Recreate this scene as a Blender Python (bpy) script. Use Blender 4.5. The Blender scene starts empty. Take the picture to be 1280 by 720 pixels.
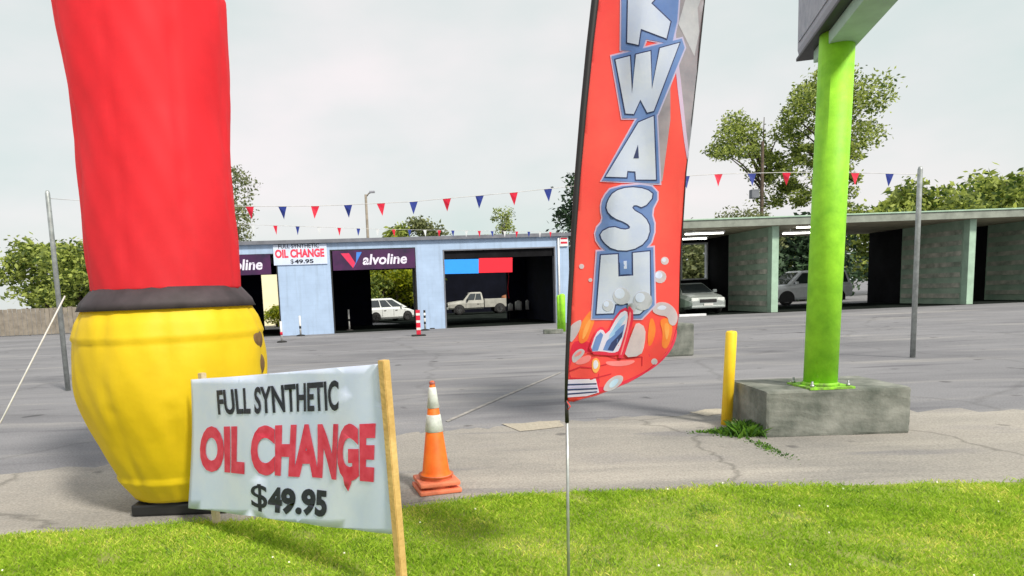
import bpy, bmesh, math, random
import numpy as np
from mathutils import Vector, Matrix
from math import sin, cos, tan, pi, radians as R
random.seed(7)
RNG = np.random.default_rng(7)
C = bpy.context.scene.collection
SC = bpy.context.scene

# ------------------------------------------------------------------ camera, sky, sun, exposure
F, CX, CY, PITCH, ROLL, EYE = 830.0, 560.0, 463.5, R(6.5), R(2.25), 1.64
cam_d = bpy.data.cameras.new('camera')
cam_d.sensor_width = 36.0
cam_d.lens = 36.0 * F / 1280.0
cam_d.shift_x = (640 - CX) / 1280.0
cam_d.shift_y = (CY - 360) / 1280.0
cam_d.clip_start, cam_d.clip_end = 0.05, 3000
cam = bpy.data.objects.new('camera', cam_d)
C.objects.link(cam)
CAMM = Matrix.Translation((0, 0, EYE)) @ Matrix.Rotation(pi / 2 - PITCH, 4, 'X') @ Matrix.Rotation(-ROLL, 4, 'Z')
cam.matrix_world = CAMM
SC.camera = cam

SUN_AZ, SUN_EL = R(142), R(46)          # azimuth to the right of the view direction
world = bpy.data.worlds.new('World')
SC.world = world
world.use_nodes = True
nt = world.node_tree
bg = nt.nodes['Background']
sky = nt.nodes.new('ShaderNodeTexSky')
sky.sky_type = 'NISHITA'
sky.sun_disc = False
sky.sun_elevation = SUN_EL
sky.sun_rotation = SUN_AZ
sky.air_density, sky.dust_density, sky.ozone_density = 1.0, 3.0, 1.0
tc = nt.nodes.new('ShaderNodeTexCoord')
mp = nt.nodes.new('ShaderNodeMapping'); mp.inputs['Scale'].default_value = (1, 1, 2.2)
nz = nt.nodes.new('ShaderNodeTexNoise'); nz.inputs['Scale'].default_value = 2.1; nz.inputs['Detail'].default_value = 5
nt.links.new(tc.outputs['Generated'], mp.inputs['Vector']); nt.links.new(mp.outputs['Vector'], nz.inputs['Vector'])
cr = nt.nodes.new('ShaderNodeValToRGB')          # thin high cloud sheet: pale, barely varying
cr.color_ramp.elements[0].position = 0.3; cr.color_ramp.elements[0].color = (6.2, 7.2, 6.9, 1)
cr.color_ramp.elements[1].position = 0.72; cr.color_ramp.elements[1].color = (9.5, 8.6, 8.6, 1)
nt.links.new(nz.outputs['Fac'], cr.inputs['Fac'])
mx = nt.nodes.new('ShaderNodeMix'); mx.data_type = 'RGBA'; mx.inputs['Factor'].default_value = 0.86
nt.links.new(sky.outputs['Color'], mx.inputs[6]); nt.links.new(cr.outputs['Color'], mx.inputs[7])
nt.links.new(mx.outputs[2], bg.inputs['Color'])
bg.inputs['Strength'].default_value = 0.085

sun_d = bpy.data.lights.new('sun', 'SUN')
sun_d.energy, sun_d.angle, sun_d.color = 3.1, R(8), (1.0, 0.93, 0.82)
sun = bpy.data.objects.new('sun', sun_d); C.objects.link(sun)
sdir = Vector((sin(SUN_AZ) * cos(SUN_EL), cos(SUN_AZ) * cos(SUN_EL), sin(SUN_EL)))
sun.rotation_euler = (-sdir).to_track_quat('-Z', 'Y').to_euler()
SC.view_settings.view_transform = 'Standard'
SC.view_settings.look = 'None'
SC.view_settings.exposure = 0.46
SC.view_settings.gamma = 1.0
SC.view_settings.use_curve_mapping = False
SC.cycles.max_bounces = 8
SC.cycles.transparent_max_bounces = 16

# ------------------------------------------------------------------ pixel rays -> world points
CROT = CAMM.to_3x3()
ORG = Vector((0, 0, EYE))
def ray(px, py):
    return (CROT @ Vector(((px - CX) / F, (CY - py) / F, -1.0))).normalized()
def at(px, py, Y):
    d = ray(px, py); return ORG + d * (Y / d.y)
def gp(px, py, z=0.0):
    d = ray(px, py); return ORG + d * ((z - EYE) / d.z)
def on_plane(px, py, p0, n):
    d = ray(px, py); return ORG + d * ((p0 - ORG).dot(n) / d.dot(n))
def sst(t):
    t = min(1, max(0, t)); return t * t * (3 - 2 * t)
def gh(x, y):
    return 0.25 * sst((x - 7) / 3.0) * sst((y - 15) / 13.0)

# ------------------------------------------------------------------ materials
def mat(name, col, rough=0.7, var=0.12, scale=6.0, bump=0.0, bscale=None, metal=0.0, col2=None, trans=0.0, island=0.0, coat=0.0, spec=0.5, detail=6, alpha=None):
    m = bpy.data.materials.new(name); m.use_nodes = True
    n = m.node_tree.nodes; l = m.node_tree.links
    b = n['Principled BSDF']
    b.inputs['Roughness'].default_value = rough
    b.inputs['Metallic'].default_value = metal
    b.inputs['Specular IOR Level'].default_value = spec
    if coat: b.inputs['Coat Weight'].default_value = coat; b.inputs['Coat Roughness'].default_value = 0.08
    t = n.new('ShaderNodeTexCoord')
    z = n.new('ShaderNodeTexNoise'); z.inputs['Scale'].default_value = scale; z.inputs['Detail'].default_value = detail
    z.inputs['Roughness'].default_value = 0.62
    l.new(t.outputs['Object'], z.inputs['Vector'])
    rp = n.new('ShaderNodeValToRGB')
    c2 = col2 or tuple(min(1, c * (1 + var * 2)) for c in col)
    c1 = col if col2 else tuple(c * (1 - var * 2) for c in col)
    rp.color_ramp.elements[0].position, rp.color_ramp.elements[1].position = 0.32, 0.68
    rp.color_ramp.elements[0].color = (*c1, 1); rp.color_ramp.elements[1].color = (*c2, 1)
    src = z.outputs['Fac']
    if island:
        g = n.new('ShaderNodeNewGeometry')
        mm = n.new('ShaderNodeMix'); mm.inputs['Factor'].default_value = island
        l.new(z.outputs['Fac'], mm.inputs[2]); l.new(g.outputs['Random Per Island'], mm.inputs[3]); src = mm.outputs[0]
    l.new(src, rp.inputs['Fac'])
    l.new(rp.outputs['Color'], b.inputs['Base Color'])
    if bump:
        z2 = n.new('ShaderNodeTexNoise'); z2.inputs['Scale'].default_value = bscale or scale * 4; z2.inputs['Detail'].default_value = 4
        l.new(t.outputs['Object'], z2.inputs['Vector'])
        bp = n.new('ShaderNodeBump'); bp.inputs['Strength'].default_value = bump; bp.inputs['Distance'].default_value = 0.02
        l.new(z2.outputs['Fac'], bp.inputs['Height']); l.new(bp.outputs['Normal'], b.inputs['Normal'])
    if trans:
        out = n['Material Output']
        tr = n.new('ShaderNodeBsdfTranslucent'); l.new(rp.outputs['Color'], tr.inputs['Color'])
        ms = n.new('ShaderNodeMixShader'); ms.inputs[0].default_value = trans
        l.new(b.outputs[0], ms.inputs[1]); l.new(tr.outputs[0], ms.inputs[2]); l.new(ms.outputs[0], out.inputs['Surface'])
    return m

def emat(name, col, s):
    m = mat(name, col)
    b = m.node_tree.nodes['Principled BSDF']
    b.inputs['Emission Color'].default_value = (*col, 1); b.inputs['Emission Strength'].default_value = s
    return m

def glass(name, col=(0.03, 0.04, 0.045), alpha=1.0):
    m = mat(name, col, rough=0.06, var=0.05, spec=0.7)
    return m

def ground_mat(name, c1, c2, crack=0.0, stain=(0.08, 0.075, 0.075), cscale=0.35, fine=60, sx=1.0, sy=1.0, worn=None):
    """patchy worn paving: two-scale noise, darker stains with soft outlines, thin cracks along warped cells"""
    m = bpy.data.materials.new(name); m.use_nodes = True
    n = m.node_tree.nodes; l = m.node_tree.links; b = n['Principled BSDF']
    b.inputs['Roughness'].default_value = 0.92; b.inputs['Specular IOR Level'].default_value = 0.2
    t = n.new('ShaderNodeTexCoord')
    mpg = n.new('ShaderNodeMapping'); mpg.inputs['Scale'].default_value = (sx, sy, 1); l.new(t.outputs['Object'], mpg.inputs['Vector'])
    def noise(s, d=6, r=0.6, vec=None):
        z = n.new('ShaderNodeTexNoise'); z.inputs['Scale'].default_value = s; z.inputs['Detail'].default_value = d; z.inputs['Roughness'].default_value = r
        l.new(vec or mpg.outputs['Vector'], z.inputs['Vector']); return z
    def ramp(src, p0, p1, a, bcol):
        r = n.new('ShaderNodeValToRGB'); r.color_ramp.elements[0].position = p0; r.color_ramp.elements[1].position = p1
        r.color_ramp.elements[0].color = (*a, 1); r.color_ramp.elements[1].color = (*bcol, 1); l.new(src, r.inputs['Fac']); return r.outputs['Color']
    def mixc(f, a, bb, typ='MIX'):
        x = n.new('ShaderNodeMix'); x.data_type = 'RGBA'; x.blend_type = typ
        if isinstance(f, float): x.inputs['Factor'].default_value = f
        else: l.new(f, x.inputs['Factor'])
        l.new(a, x.inputs[6])
        if isinstance(bb, tuple): x.inputs[7].default_value = (*bb, 1)
        else: l.new(bb, x.inputs[7])
        return x.outputs[2]
    base = ramp(noise(0.45, 8, 0.65).outputs['Fac'], 0.34, 0.66, c1, c2)
    st = ramp(noise(0.9, 5, 0.55).outputs['Fac'], 0.56, 0.72, (0, 0, 0), (0.55, 0.55, 0.55))
    base = mixc(st, base, stain)
    if worn:
        mw = n.new('ShaderNodeMapping'); mw.inputs['Scale'].default_value = (.22, 1.5, 1); mw.inputs['Rotation'].default_value = (0, 0, .12); l.new(t.outputs['Object'], mw.inputs['Vector'])
        base = mixc(ramp(noise(.8, 7, .6, mw.outputs['Vector']).outputs['Fac'], .54, .7, (0, 0, 0), (.6, .6, .6)), base, worn)
        base = mixc(ramp(noise(1.7, 3, .45, mw.outputs['Vector']).outputs['Fac'], .62, .70, (0, 0, 0), (.5, .5, .5)), base, stain)
        base = mixc(ramp(noise(1.9, 2, .4, t.outputs['Object']).outputs['Fac'], .70, .75, (0, 0, 0), (.65, .65, .65)), base, (.05, .05, .055))
    grain = ramp(noise(fine, 3, 0.7, t.outputs['Object']).outputs['Fac'], 0.3, 0.7, (0.72, 0.72, 0.72), (1.22, 1.22, 1.22))
    base = mixc(1.0, base, grain, 'MULTIPLY')
    if crack:
        wz = noise(1.3, 4)
        ad = n.new('ShaderNodeMix'); ad.data_type = 'RGBA'; ad.blend_type = 'LINEAR_LIGHT'; ad.inputs['Factor'].default_value = 0.35
        l.new(t.outputs['Object'], ad.inputs[6]); l.new(wz.outputs['Color'], ad.inputs[7])
        v = n.new('ShaderNodeTexVoronoi'); v.feature = 'DISTANCE_TO_EDGE'; v.inputs['Scale'].default_value = cscale
        l.new(ad.outputs[2], v.inputs['Vector'])
        ck = ramp(v.outputs['Distance'], 0.0, 0.012, (crack, crack, crack), (0, 0, 0))
        base = mixc(ck, base, (0.035, 0.035, 0.03))
    l.new(base, b.inputs['Base Color'])
    bp = n.new('ShaderNodeBump'); bp.inputs['Strength'].default_value = 0.35; bp.inputs['Distance'].default_value = 0.01
    l.new(noise(fine, 3, 0.7, t.outputs['Object']).outputs['Fac'], bp.inputs['Height']); l.new(bp.outputs['Normal'], b.inputs['Normal'])
    return m

M = {}
M['asphalt'] = ground_mat('worn asphalt', (0.165, 0.167, 0.18), (0.265, 0.266, 0.28), crack=0.2, cscale=0.16, stain=(0.09, 0.09, 0.105), worn=(0.36, 0.35, 0.335), fine=45, sx=0.35)
M['concrete_pad'] = ground_mat('stained concrete paving', (0.215, 0.21, 0.20), (0.39, 0.365, 0.325), crack=0.4, cscale=0.33, stain=(0.16, 0.16, 0.18), worn=(0.46, 0.43, 0.38), fine=50, sx=0.5)
M['soil'] = mat('turf soil', (0.20, 0.22, 0.06), 1.0, col2=(0.30, 0.36, 0.07), scale=4.0, bump=0.6)
M['grass'] = mat('grass blades', (0.22, 0.40, 0.025), 0.7, col2=(0.56, 0.74, 0.10), scale=1.4, trans=0.45, island=0.3, spec=0.1, detail=9)
def ramp_stop(m, pos, col):
    for n in m.node_tree.nodes:
        if n.type == 'VALTORGB': e = n.color_ramp.elements.new(pos); e.color = (*col, 1)
ramp_stop(M['grass'], .60, (0.50, 0.70, 0.07)); M['grass'].node_tree.nodes['Color Ramp'].color_ramp.elements[-1].color = (0.84, 0.82, 0.20, 1)
M['weed'] = mat('weed leaves', (0.04, 0.12, 0.015), 0.6, col2=(0.16, 0.34, 0.03), scale=4, trans=0.4, island=0.6)
M['weed_turf'] = mat('turf weed leaves', (0.10, 0.22, 0.025), 0.6, col2=(0.36, 0.55, 0.08), scale=4, trans=0.4, island=0.6)
M['clover'] = mat('clover flowers', (0.75, 0.75, 0.6), 0.8)
M['paint_line'] = mat('faded line paint', (0.20, 0.195, 0.19), 0.85, col2=(0.36, 0.345, 0.32), scale=7)
M['facade'] = mat('painted block facade', (0.39, 0.52, 0.72), 0.75, 0.04, 1.2, bump=0.15, bscale=14)
def block_mat(m):
    n = m.node_tree.nodes; l = m.node_tree.links; b = n['Principled BSDF']
    old = b.inputs['Base Color'].links[0].from_socket
    t = n.new('ShaderNodeTexCoord'); sp = n.new('ShaderNodeSeparateXYZ'); cb = n.new('ShaderNodeCombineXYZ')
    l.new(t.outputs['Object'], sp.inputs[0]); l.new(sp.outputs[0], cb.inputs[0]); l.new(sp.outputs[2], cb.inputs[1])
    br = n.new('ShaderNodeTexBrick'); br.inputs['Scale'].default_value = 1.0
    br.inputs['Brick Width'].default_value = .4; br.inputs['Row Height'].default_value = .2; br.inputs['Mortar Size'].default_value = .008; br.inputs['Mortar Smooth'].default_value = .4
    br.inputs['Color1'].default_value = (1, 1, 1, 1); br.inputs['Color2'].default_value = (.98, .98, .98, 1); br.inputs['Mortar'].default_value = (.93, .93, .935, 1)
    l.new(cb.outputs[0], br.inputs['Vector'])
    mp = n.new('ShaderNodeMapping'); mp.inputs['Scale'].default_value = (5, .35, 1); l.new(cb.outputs[0], mp.inputs['Vector'])
    z = n.new('ShaderNodeTexNoise'); z.inputs['Scale'].default_value = 1.0; z.inputs['Detail'].default_value = 6; l.new(mp.outputs[0], z.inputs['Vector'])
    rp = n.new('ShaderNodeValToRGB'); rp.color_ramp.elements[0].position = .3; rp.color_ramp.elements[0].color = (.86, .855, .84, 1); rp.color_ramp.elements[1].position = .5; rp.color_ramp.elements[1].color = (1, 1, 1, 1)
    l.new(z.outputs['Fac'], rp.inputs['Fac'])
    prev = old
    for src in (br.outputs['Color'], rp.outputs['Color']):
        x = n.new('ShaderNodeMix'); x.data_type = 'RGBA'; x.blend_type = 'MULTIPLY'; x.inputs['Factor'].default_value = 1.0
        l.new(prev, x.inputs[6]); l.new(src, x.inputs[7]); prev = x.outputs[2]
    l.new(prev, b.inputs['Base Color'])
block_mat(M['facade'])
M['facade_trim'] = mat('facade trim', (0.16, 0.17, 0.2), 0.6, 0.1, 3)
M['white_trim'] = mat('white trim', (0.72, 0.74, 0.76), 0.6, 0.06, 3)
M['roof'] = mat('grey roof felt', (0.14, 0.145, 0.15), 0.9, 0.15, 2)
M['navy'] = mat('darkened navy wall', (0.006, 0.008, 0.022), 0.8, 0.2, 1.5, spec=0.15)  # navy taken near black for the dark bay interiors
M['dark'] = mat('darkened wall', (0.008, 0.008, 0.010), 0.85, 0.25, 1.0, spec=0.15)  # near black, interior shade put into the colour
M['dark_floor'] = mat('darkened floor', (0.016, 0.02, 0.018), 1.0, 0.3, 0.8, spec=0.0)  # near black colour carries the shade of bays and yard
M['black'] = mat('black plastic', (0.012, 0.012, 0.013), 0.5, 0.1)
M['rubber'] = mat('black rubber', (0.018, 0.018, 0.018), 0.8, 0.15)
M['orange'] = mat('cone orange', (0.95, 0.16, 0.01), 0.55, 0.1, 7, col2=(1.0, 0.27, 0.03), trans=0.25)
M['coneweath'] = mat('faded cone orange', (0.72, 0.2, 0.1), 0.6, 0.12, 9)
M['reflect'] = mat('reflective white collar', (0.62, 0.66, 0.64), 0.45, 0.1, 18)
M['dirt'] = mat('dirty cone tip', (0.4, 0.12, 0.11), 0.6, 0.2, 30)
M['red_fabric'] = mat('red nylon', (0.93, 0.035, 0.055), 0.6, 0.04, 2.0, trans=0.45)
M['yellow_fabric'] = mat('yellow nylon', (0.95, 0.68, 0.012), 0.6, 0.03, 2.5, trans=0.3, bump=0.3, bscale=6)
M['dark_fabric'] = mat('black nylon', (0.04, 0.03, 0.035), 0.7, 0.2, 5)
M['brown_fabric'] = mat('brown vent hollow', (0.16, 0.09, 0.03), 0.7, 0.2, 9)
M['flag_red'] = mat('flag red cloth', (0.93, 0.085, 0.09), 0.7, col2=(0.96, 0.17, 0.13), scale=1.3, trans=0.5)
M['flag_dark_red'] = mat('flag dark red print', (0.55, 0.02, 0.04), 0.7, 0.1, trans=0.3)
M['flag_grey'] = mat('flag grey print', (0.27, 0.29, 0.35), 0.7, col2=(0.46, 0.48, 0.54), scale=5, trans=0.4)
M['flag_lightgrey'] = mat('flag pale grey print', (0.52, 0.55, 0.62), 0.7, col2=(0.7, 0.72, 0.78), scale=9, trans=0.4)
M['flag_lilac'] = mat('flag lilac print', (0.62, 0.6, 0.84), 0.7, 0.05, 3, trans=0.4)
M['flag_blue'] = mat('flag blue print', (0.13, 0.25, 0.58), 0.7, col2=(0.22, 0.36, 0.68), scale=6, trans=0.4)
M['flag_navy'] = mat('flag navy print', (0.02, 0.035, 0.12), 0.7, 0.1, 4, trans=0.2)
M['flag_white'] = mat('flag pale letter print', (0.64, 0.74, 0.99), 0.7, col2=(0.80, 0.87, 1.0), scale=5, trans=0.4)
M['flag_orange'] = mat('flag orange print', (0.92, 0.24, 0.04), 0.7, col2=(0.95, 0.42, 0.08), scale=8, trans=0.45)
M['flag_crimson'] = mat('flag crimson print', (0.74, 0.02, 0.07), 0.7, col2=(0.86, 0.06, 0.12), scale=8, trans=0.45)
M['flag_pink'] = mat('flag pink print', (0.93, 0.28, 0.30), 0.7, col2=(0.95, 0.42, 0.42), scale=8, trans=0.45)
M['flag_amber'] = mat('flag amber print', (0.95, 0.45, 0.08), 0.7, col2=(0.97, 0.62, 0.2), scale=10, trans=0.45)
M['flag_sky'] = mat('flag window blue print', (0.3, 0.55, 0.85), 0.7, col2=(0.62, 0.8, 0.95), scale=14, trans=0.4)
M['banner'] = mat('white vinyl banner', (0.66, 0.77, 1.0), 0.55, col2=(0.80, 0.87, 1.0), scale=2.2, trans=0.15)
M['ink_black'] = mat('black banner lettering', (0.016, 0.02, 0.035), 0.6, 0.2, 30)
M['ink_red'] = mat('red banner lettering', (0.74, 0.03, 0.075), 0.6, col2=(0.90, 0.10, 0.17), scale=14, trans=0.15)
M['wood'] = mat('weathered pine stake', (0.50, 0.32, 0.10), 0.75, col2=(0.70, 0.48, 0.18), scale=9, bump=0.3)
M['wood_pale'] = mat('pale pine stake', (0.6, 0.5, 0.33), 0.8, 0.12, 9)
M['steel'] = mat('galvanised steel', (0.42, 0.45, 0.44), 0.4, 0.12, 9, metal=0.7)
M['yellow_paint'] = mat('bollard yellow', (0.93, 0.58, 0.015), 0.5, col2=(0.97, 0.70, 0.03), scale=5)
M['lime'] = mat('lime green paint', (0.21, 0.56, 0.015), 0.6, col2=(0.38, 0.84, 0.035), scale=4, bump=0.1, bscale=40)
M['lime_worn'] = mat('scuffed lime paint', (0.10, 0.12, 0.05), 0.7, col2=(0.30, 0.74, 0.02), scale=14)
M['block'] = mat('darkened cast concrete', (0.06, 0.075, 0.06), 0.9, col2=(0.27, 0.28, 0.25), scale=2.4, bump=0.25, bscale=30)  # base colour darkened for the plinth's shaded front
M['sign_grey'] = mat('grey sign cabinet', (0.30, 0.31, 0.36), 0.5, 0.08, 2)
M['sign_dark'] = mat('dark sign edge', (0.02, 0.02, 0.022), 0.5, 0.1)
M['penn_red'] = mat('red pennant vinyl', (0.78, 0.02, 0.06), 0.5, 0.1, trans=0.3)
M['penn_blue'] = mat('blue pennant vinyl', (0.025, 0.05, 0.30), 0.5, 0.1, trans=0.2)
M['penn_white'] = mat('white pennant vinyl', (0.75, 0.78, 0.8), 0.5, 0.05, trans=0.3)
M['cord'] = mat('white cord', (0.6, 0.6, 0.6), 0.7)
M['blue_panel'] = mat('blue panel', (0.02, 0.32, 0.98), 0.6, 0.02)
M['red_panel'] = mat('red panel', (0.98, 0.008, 0.03), 0.6, 0.02)
M['brand_panel'] = mat('deep purple banner', (0.012, 0.006, 0.035), 0.6, col2=(0.08, 0.008, 0.085), scale=1.1)
M['brand_text'] = mat('lilac white lettering', (0.75, 0.72, 0.86), 0.6, 0.05)
M['brand_red'] = mat('logo red', (0.70, 0.03, 0.10), 0.5, 0.05)
M['brand_blue'] = mat('logo blue', (0.05, 0.22, 0.70), 0.5, 0.05)
M['car_white'] = mat('white car paint', (0.72, 0.76, 0.76), 0.3, 0.03, coat=0.6)
M['truck_white'] = mat('greyed white truck paint', (0.40, 0.40, 0.36), 0.4, 0.1, 2, coat=0.3)  # white paint greyed to dim the truck
M['car_silver'] = mat('silver car paint', (0.36, 0.40, 0.39), 0.35, 0.04, metal=0.4, coat=0.6)
M['car_pale'] = mat('pale blue car paint', (0.85, 0.88, 0.9), 0.3, 0.03, coat=0.6)
M['car_glass'] = glass('car glass')
M['lampglass'] = mat('headlight glass', (0.75, 0.78, 0.76), 0.12, 0.05, spec=0.8)
M['redlamp'] = mat('tail lamp red', (0.45, 0.01, 0.015), 0.2, 0.05)
M['rim'] = mat('alloy rim', (0.42, 0.43, 0.44), 0.35, 0.1, metal=0.8)
M['rust'] = mat('brown tarp', (0.26, 0.10, 0.04), 0.8, 0.25, 5)
M['white_plastic'] = mat('white plastic', (0.68, 0.68, 0.66), 0.45, 0.06)
M['cream'] = mat('cream stucco', (0.92, 0.86, 0.58), 0.85, 0.03, 1.5)
M['wash_wall'] = mat('grey green block wall', (0.26, 0.38, 0.29), 0.8, col2=(0.42, 0.53, 0.42), scale=1.3, bump=0.3)
M['wash_band'] = mat('worn wall board', (0.22, 0.26, 0.21), 0.8, col2=(0.62, 0.6, 0.52), scale=1.6, bump=0.2)
M['wash_trim'] = mat('pale green painted steel', (0.36, 0.52, 0.40), 0.6, 0.08, 2)
M['wash_fascia'] = mat('olive grey fascia', (0.25, 0.28, 0.24), 0.7, 0.12, 2)
M['wash_ceiling'] = mat('tan ceiling sheets', (0.34, 0.30, 0.21), 0.8, 0.12, 2)
M['tube'] = emat('fluorescent tube', (1.0, 0.97, 0.88), 4.0)
M['leaf_mid'] = mat('leaves mid green', (0.06, 0.11, 0.02), 0.6, col2=(0.50, 0.58, 0.13), scale=0.5, trans=0.5, island=0.5)
M['leaf_bright'] = mat('leaves yellow green', (0.12, 0.18, 0.01), 0.6, col2=(0.55, 0.58, 0.03), scale=0.6, trans=0.5, island=0.4)
M['leaf_dark'] = mat('leaves dark green', (0.014, 0.035, 0.02), 0.7, col2=(0.06, 0.12, 0.05), scale=0.6, trans=0.25, island=0.5)
M['leaf_pale'] = mat('leaves pale olive', (0.10, 0.13, 0.05), 0.6, col2=(0.30, 0.33, 0.14), scale=0.6, trans=0.45, island=0.5)
M['bark'] = mat('brown bark', (0.07, 0.05, 0.035), 0.9, 0.25, 6)
M['bark_pale'] = mat('pale bark', (0.35, 0.31, 0.22), 0.9, 0.15, 4)
M['shed'] = mat('near black backdrop', (0.005, 0.006, 0.012), 0.9, 0.15, 1, spec=0.1)
M['fence'] = mat('grey board fence', (0.25, 0.22, 0.18), 0.85, 0.15, 2)

# ------------------------------------------------------------------ mesh helpers
class MB:
    def __init__(s): s.bm = bmesh.new()
    def box(s, x0, x1, y0, y1, z0, z1, bev=0.0, rot=None, piv=None):
        r = bmesh.ops.create_cube(s.bm, size=1.0)
        vs = r['verts']
        for v in vs:
            v.co = Vector(((x0 + x1) / 2 + v.co.x * (x1 - x0), (y0 + y1) / 2 + v.co.y * (y1 - y0), (z0 + z1) / 2 + v.co.z * (z1 - z0)))
        if bev:
            es = list({e for v in vs for e in v.link_edges})
            r = bmesh.ops.bevel(s.bm, geom=es, offset=bev, segments=2, affect='EDGES', profile=0.6)
            vs = r['verts']
        if rot: bmesh.ops.rotate(s.bm, verts=vs, cent=piv or Vector(((x0+x1)/2, (y0+y1)/2, (z0+z1)/2)), matrix=rot)
        return s
    def tube(s, pts, rad, n=10, caps=True):
        pts = [Vector(p) for p in pts]
        rs = rad if isinstance(rad, (list, tuple)) else [rad] * len(pts)
        rings = []
        for i, p in enumerate(pts):
            a = pts[max(0, i - 1)]; b = pts[min(len(pts) - 1, i + 1)]
            t = (b - a).normalized()
            u = t.orthogonal().normalized() if i == 0 else (pu - t * pu.dot(t)).normalized()
            pu = u; w = t.cross(u)
            rings.append([s.bm.verts.new(p + (u * cos(2*pi*k/n) + w * sin(2*pi*k/n)) * rs[i]) for k in range(n)])
        for a, b in zip(rings, rings[1:]):
            for k in range(n):
                f = s.bm.faces.new((a[k], a[(k+1) % n], b[(k+1) % n], b[k])); f.smooth = True
        if caps:
            s.bm.faces.new(rings[0][::-1]); s.bm.faces.new(rings[-1])
        return s
    def lathe(s, prof, n=32, cx=0, cy=0, axis='Z', wob=None):
        rings = []
        for r, z in prof:
            ring = []
            for k in range(n):
                a = 2 * pi * k / n
                rr = r * (1 + (wob(a, z) if wob else 0))
                p = Vector((cx + rr * cos(a), cy + rr * sin(a), z))
                if axis == 'Y': p = Vector((rr * cos(a) + cx, z, rr * sin(a) + cy))
                if axis == 'X': p = Vector((z, rr * cos(a) + cx, rr * sin(a) + cy))
                ring.append(s.bm.verts.new(p))
            rings.append(ring)
        for a, b in zip(rings, rings[1:]):
            for k in range(n):
                f = s.bm.faces.new((a[k], a[(k+1) % n], b[(k+1) % n], b[k])); f.smooth = True
        if prof[0][0] > 1e-4: s.bm.faces.new(rings[0][::-1])
        if prof[-1][0] > 1e-4: s.bm.faces.new(rings[-1])
        return s
    def poly(s, pts):
        s.bm.faces.new([s.bm.verts.new(Vector(p)) for p in pts]); return s
    def prism(s, pts, d):
        """closed prism: polygon pts extruded by vector d"""
        d = Vector(d); a = [s.bm.verts.new(Vector(p)) for p in pts]; b = [s.bm.verts.new(Vector(p) + d) for p in pts]
        s.bm.faces.new(a[::-1]); s.bm.faces.new(b)
        for i in range(len(a)):
            j = (i + 1) % len(a); s.bm.faces.new((a[i], a[j], b[j], b[i]))
        return s
    def build(s, name, m, parent=None, label=None, smooth=False):
        bmesh.ops.recalc_face_normals(s.bm, faces=s.bm.faces)
        me = bpy.data.meshes.new(name); s.bm.to_mesh(me); s.bm.free()
        if smooth:
            for p in me.polygons: p.use_smooth = True
        return link(name, me, m, parent, label)

def link(name, me, m, parent=None, label=None):
    o = bpy.data.objects.new(name, me); C.objects.link(o)
    for k in (m if isinstance(m, list) else [m]): me.materials.append(M[k] if isinstance(k, str) else k)
    if parent: o.parent = parent
    if label: o['label'] = label
    return o

def tag(o, label=None, cat=None, group=None, kind=None):
    if label: o['label'] = label
    if cat: o['category'] = cat
    if group: o['group'] = group
    if kind: o['kind'] = kind
    return o

def thing(name, label, cat, loc=(0, 0, 0), rz=0.0, group=None):
    o = bpy.data.objects.new(name, None); o.empty_display_size = 0.2; C.objects.link(o)
    o.location = loc; o.rotation_euler = (0, 0, rz)
    return tag(o, label, cat, group)

def dup(root, loc, rz=0.0, label=None, scale=None):
    r = root.copy(); C.objects.link(r); r.location = loc; r.rotation_euler = (0, 0, rz)
    if scale: r.scale = scale
    if label: r['label'] = label
    def rec(src, dst):
        for ch in list(src.children):
            c = ch.copy(); C.objects.link(c); c.parent = dst; rec(ch, c)
    rec(root, r)
    return r

def mesh_np(name, verts, faces, smooth=False):
    me = bpy.data.meshes.new(name)
    nf = len(faces); k = faces.shape[1]
    me.vertices.add(len(verts)); me.vertices.foreach_set('co', np.asarray(verts, np.float32).ravel())
    me.loops.add(nf * k); me.loops.foreach_set('vertex_index', np.asarray(faces, np.int32).ravel())
    me.polygons.add(nf); me.polygons.foreach_set('loop_start', np.arange(0, nf * k, k, dtype=np.int32))
    me.update(calc_edges=True); me.validate()
    return me

def cut_grid(bm, step):
    """cut a flat (x, y) bmesh along a square grid so it can follow a curved sheet"""
    xs = [v.co.x for v in bm.verts]; ys = [v.co.y for v in bm.verts]
    for ax, lo, hi in ((0, min(xs), max(xs)), (1, min(ys), max(ys))):
        k = math.floor(lo / step) + 1
        while k * step < hi - 1e-6:
            co = Vector((0, 0, 0)); co[ax] = k * step; no = Vector((0, 0, 0)); no[ax] = 1
            bmesh.ops.bisect_plane(bm, geom=bm.verts[:] + bm.edges[:] + bm.faces[:], plane_co=co, plane_no=no)
            k += 1

def sheet(polys, fn, step=8.0, holes=None, thick=None):
    """polygons in flat coordinates, cut along the grid and laid on the surface fn(x, y)"""
    b = MB()
    for pl in polys:
        f = b.bm.faces.new([b.bm.verts.new((p[0], p[1], 0)) for p in pl]); f.normal_update()
    bmesh.ops.triangulate(b.bm, faces=b.bm.faces[:])
    cut_grid(b.bm, step)
    for v in b.bm.verts: v.co = fn(v.co.x, v.co.y)
    if thick:
        r = bmesh.ops.extrude_face_region(b.bm, geom=b.bm.faces[:])
        for e in r['geom']:
            if isinstance(e, bmesh.types.BMVert): e.co += Vector(thick)
    for f in b.bm.faces: f.smooth = True
    return b

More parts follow.
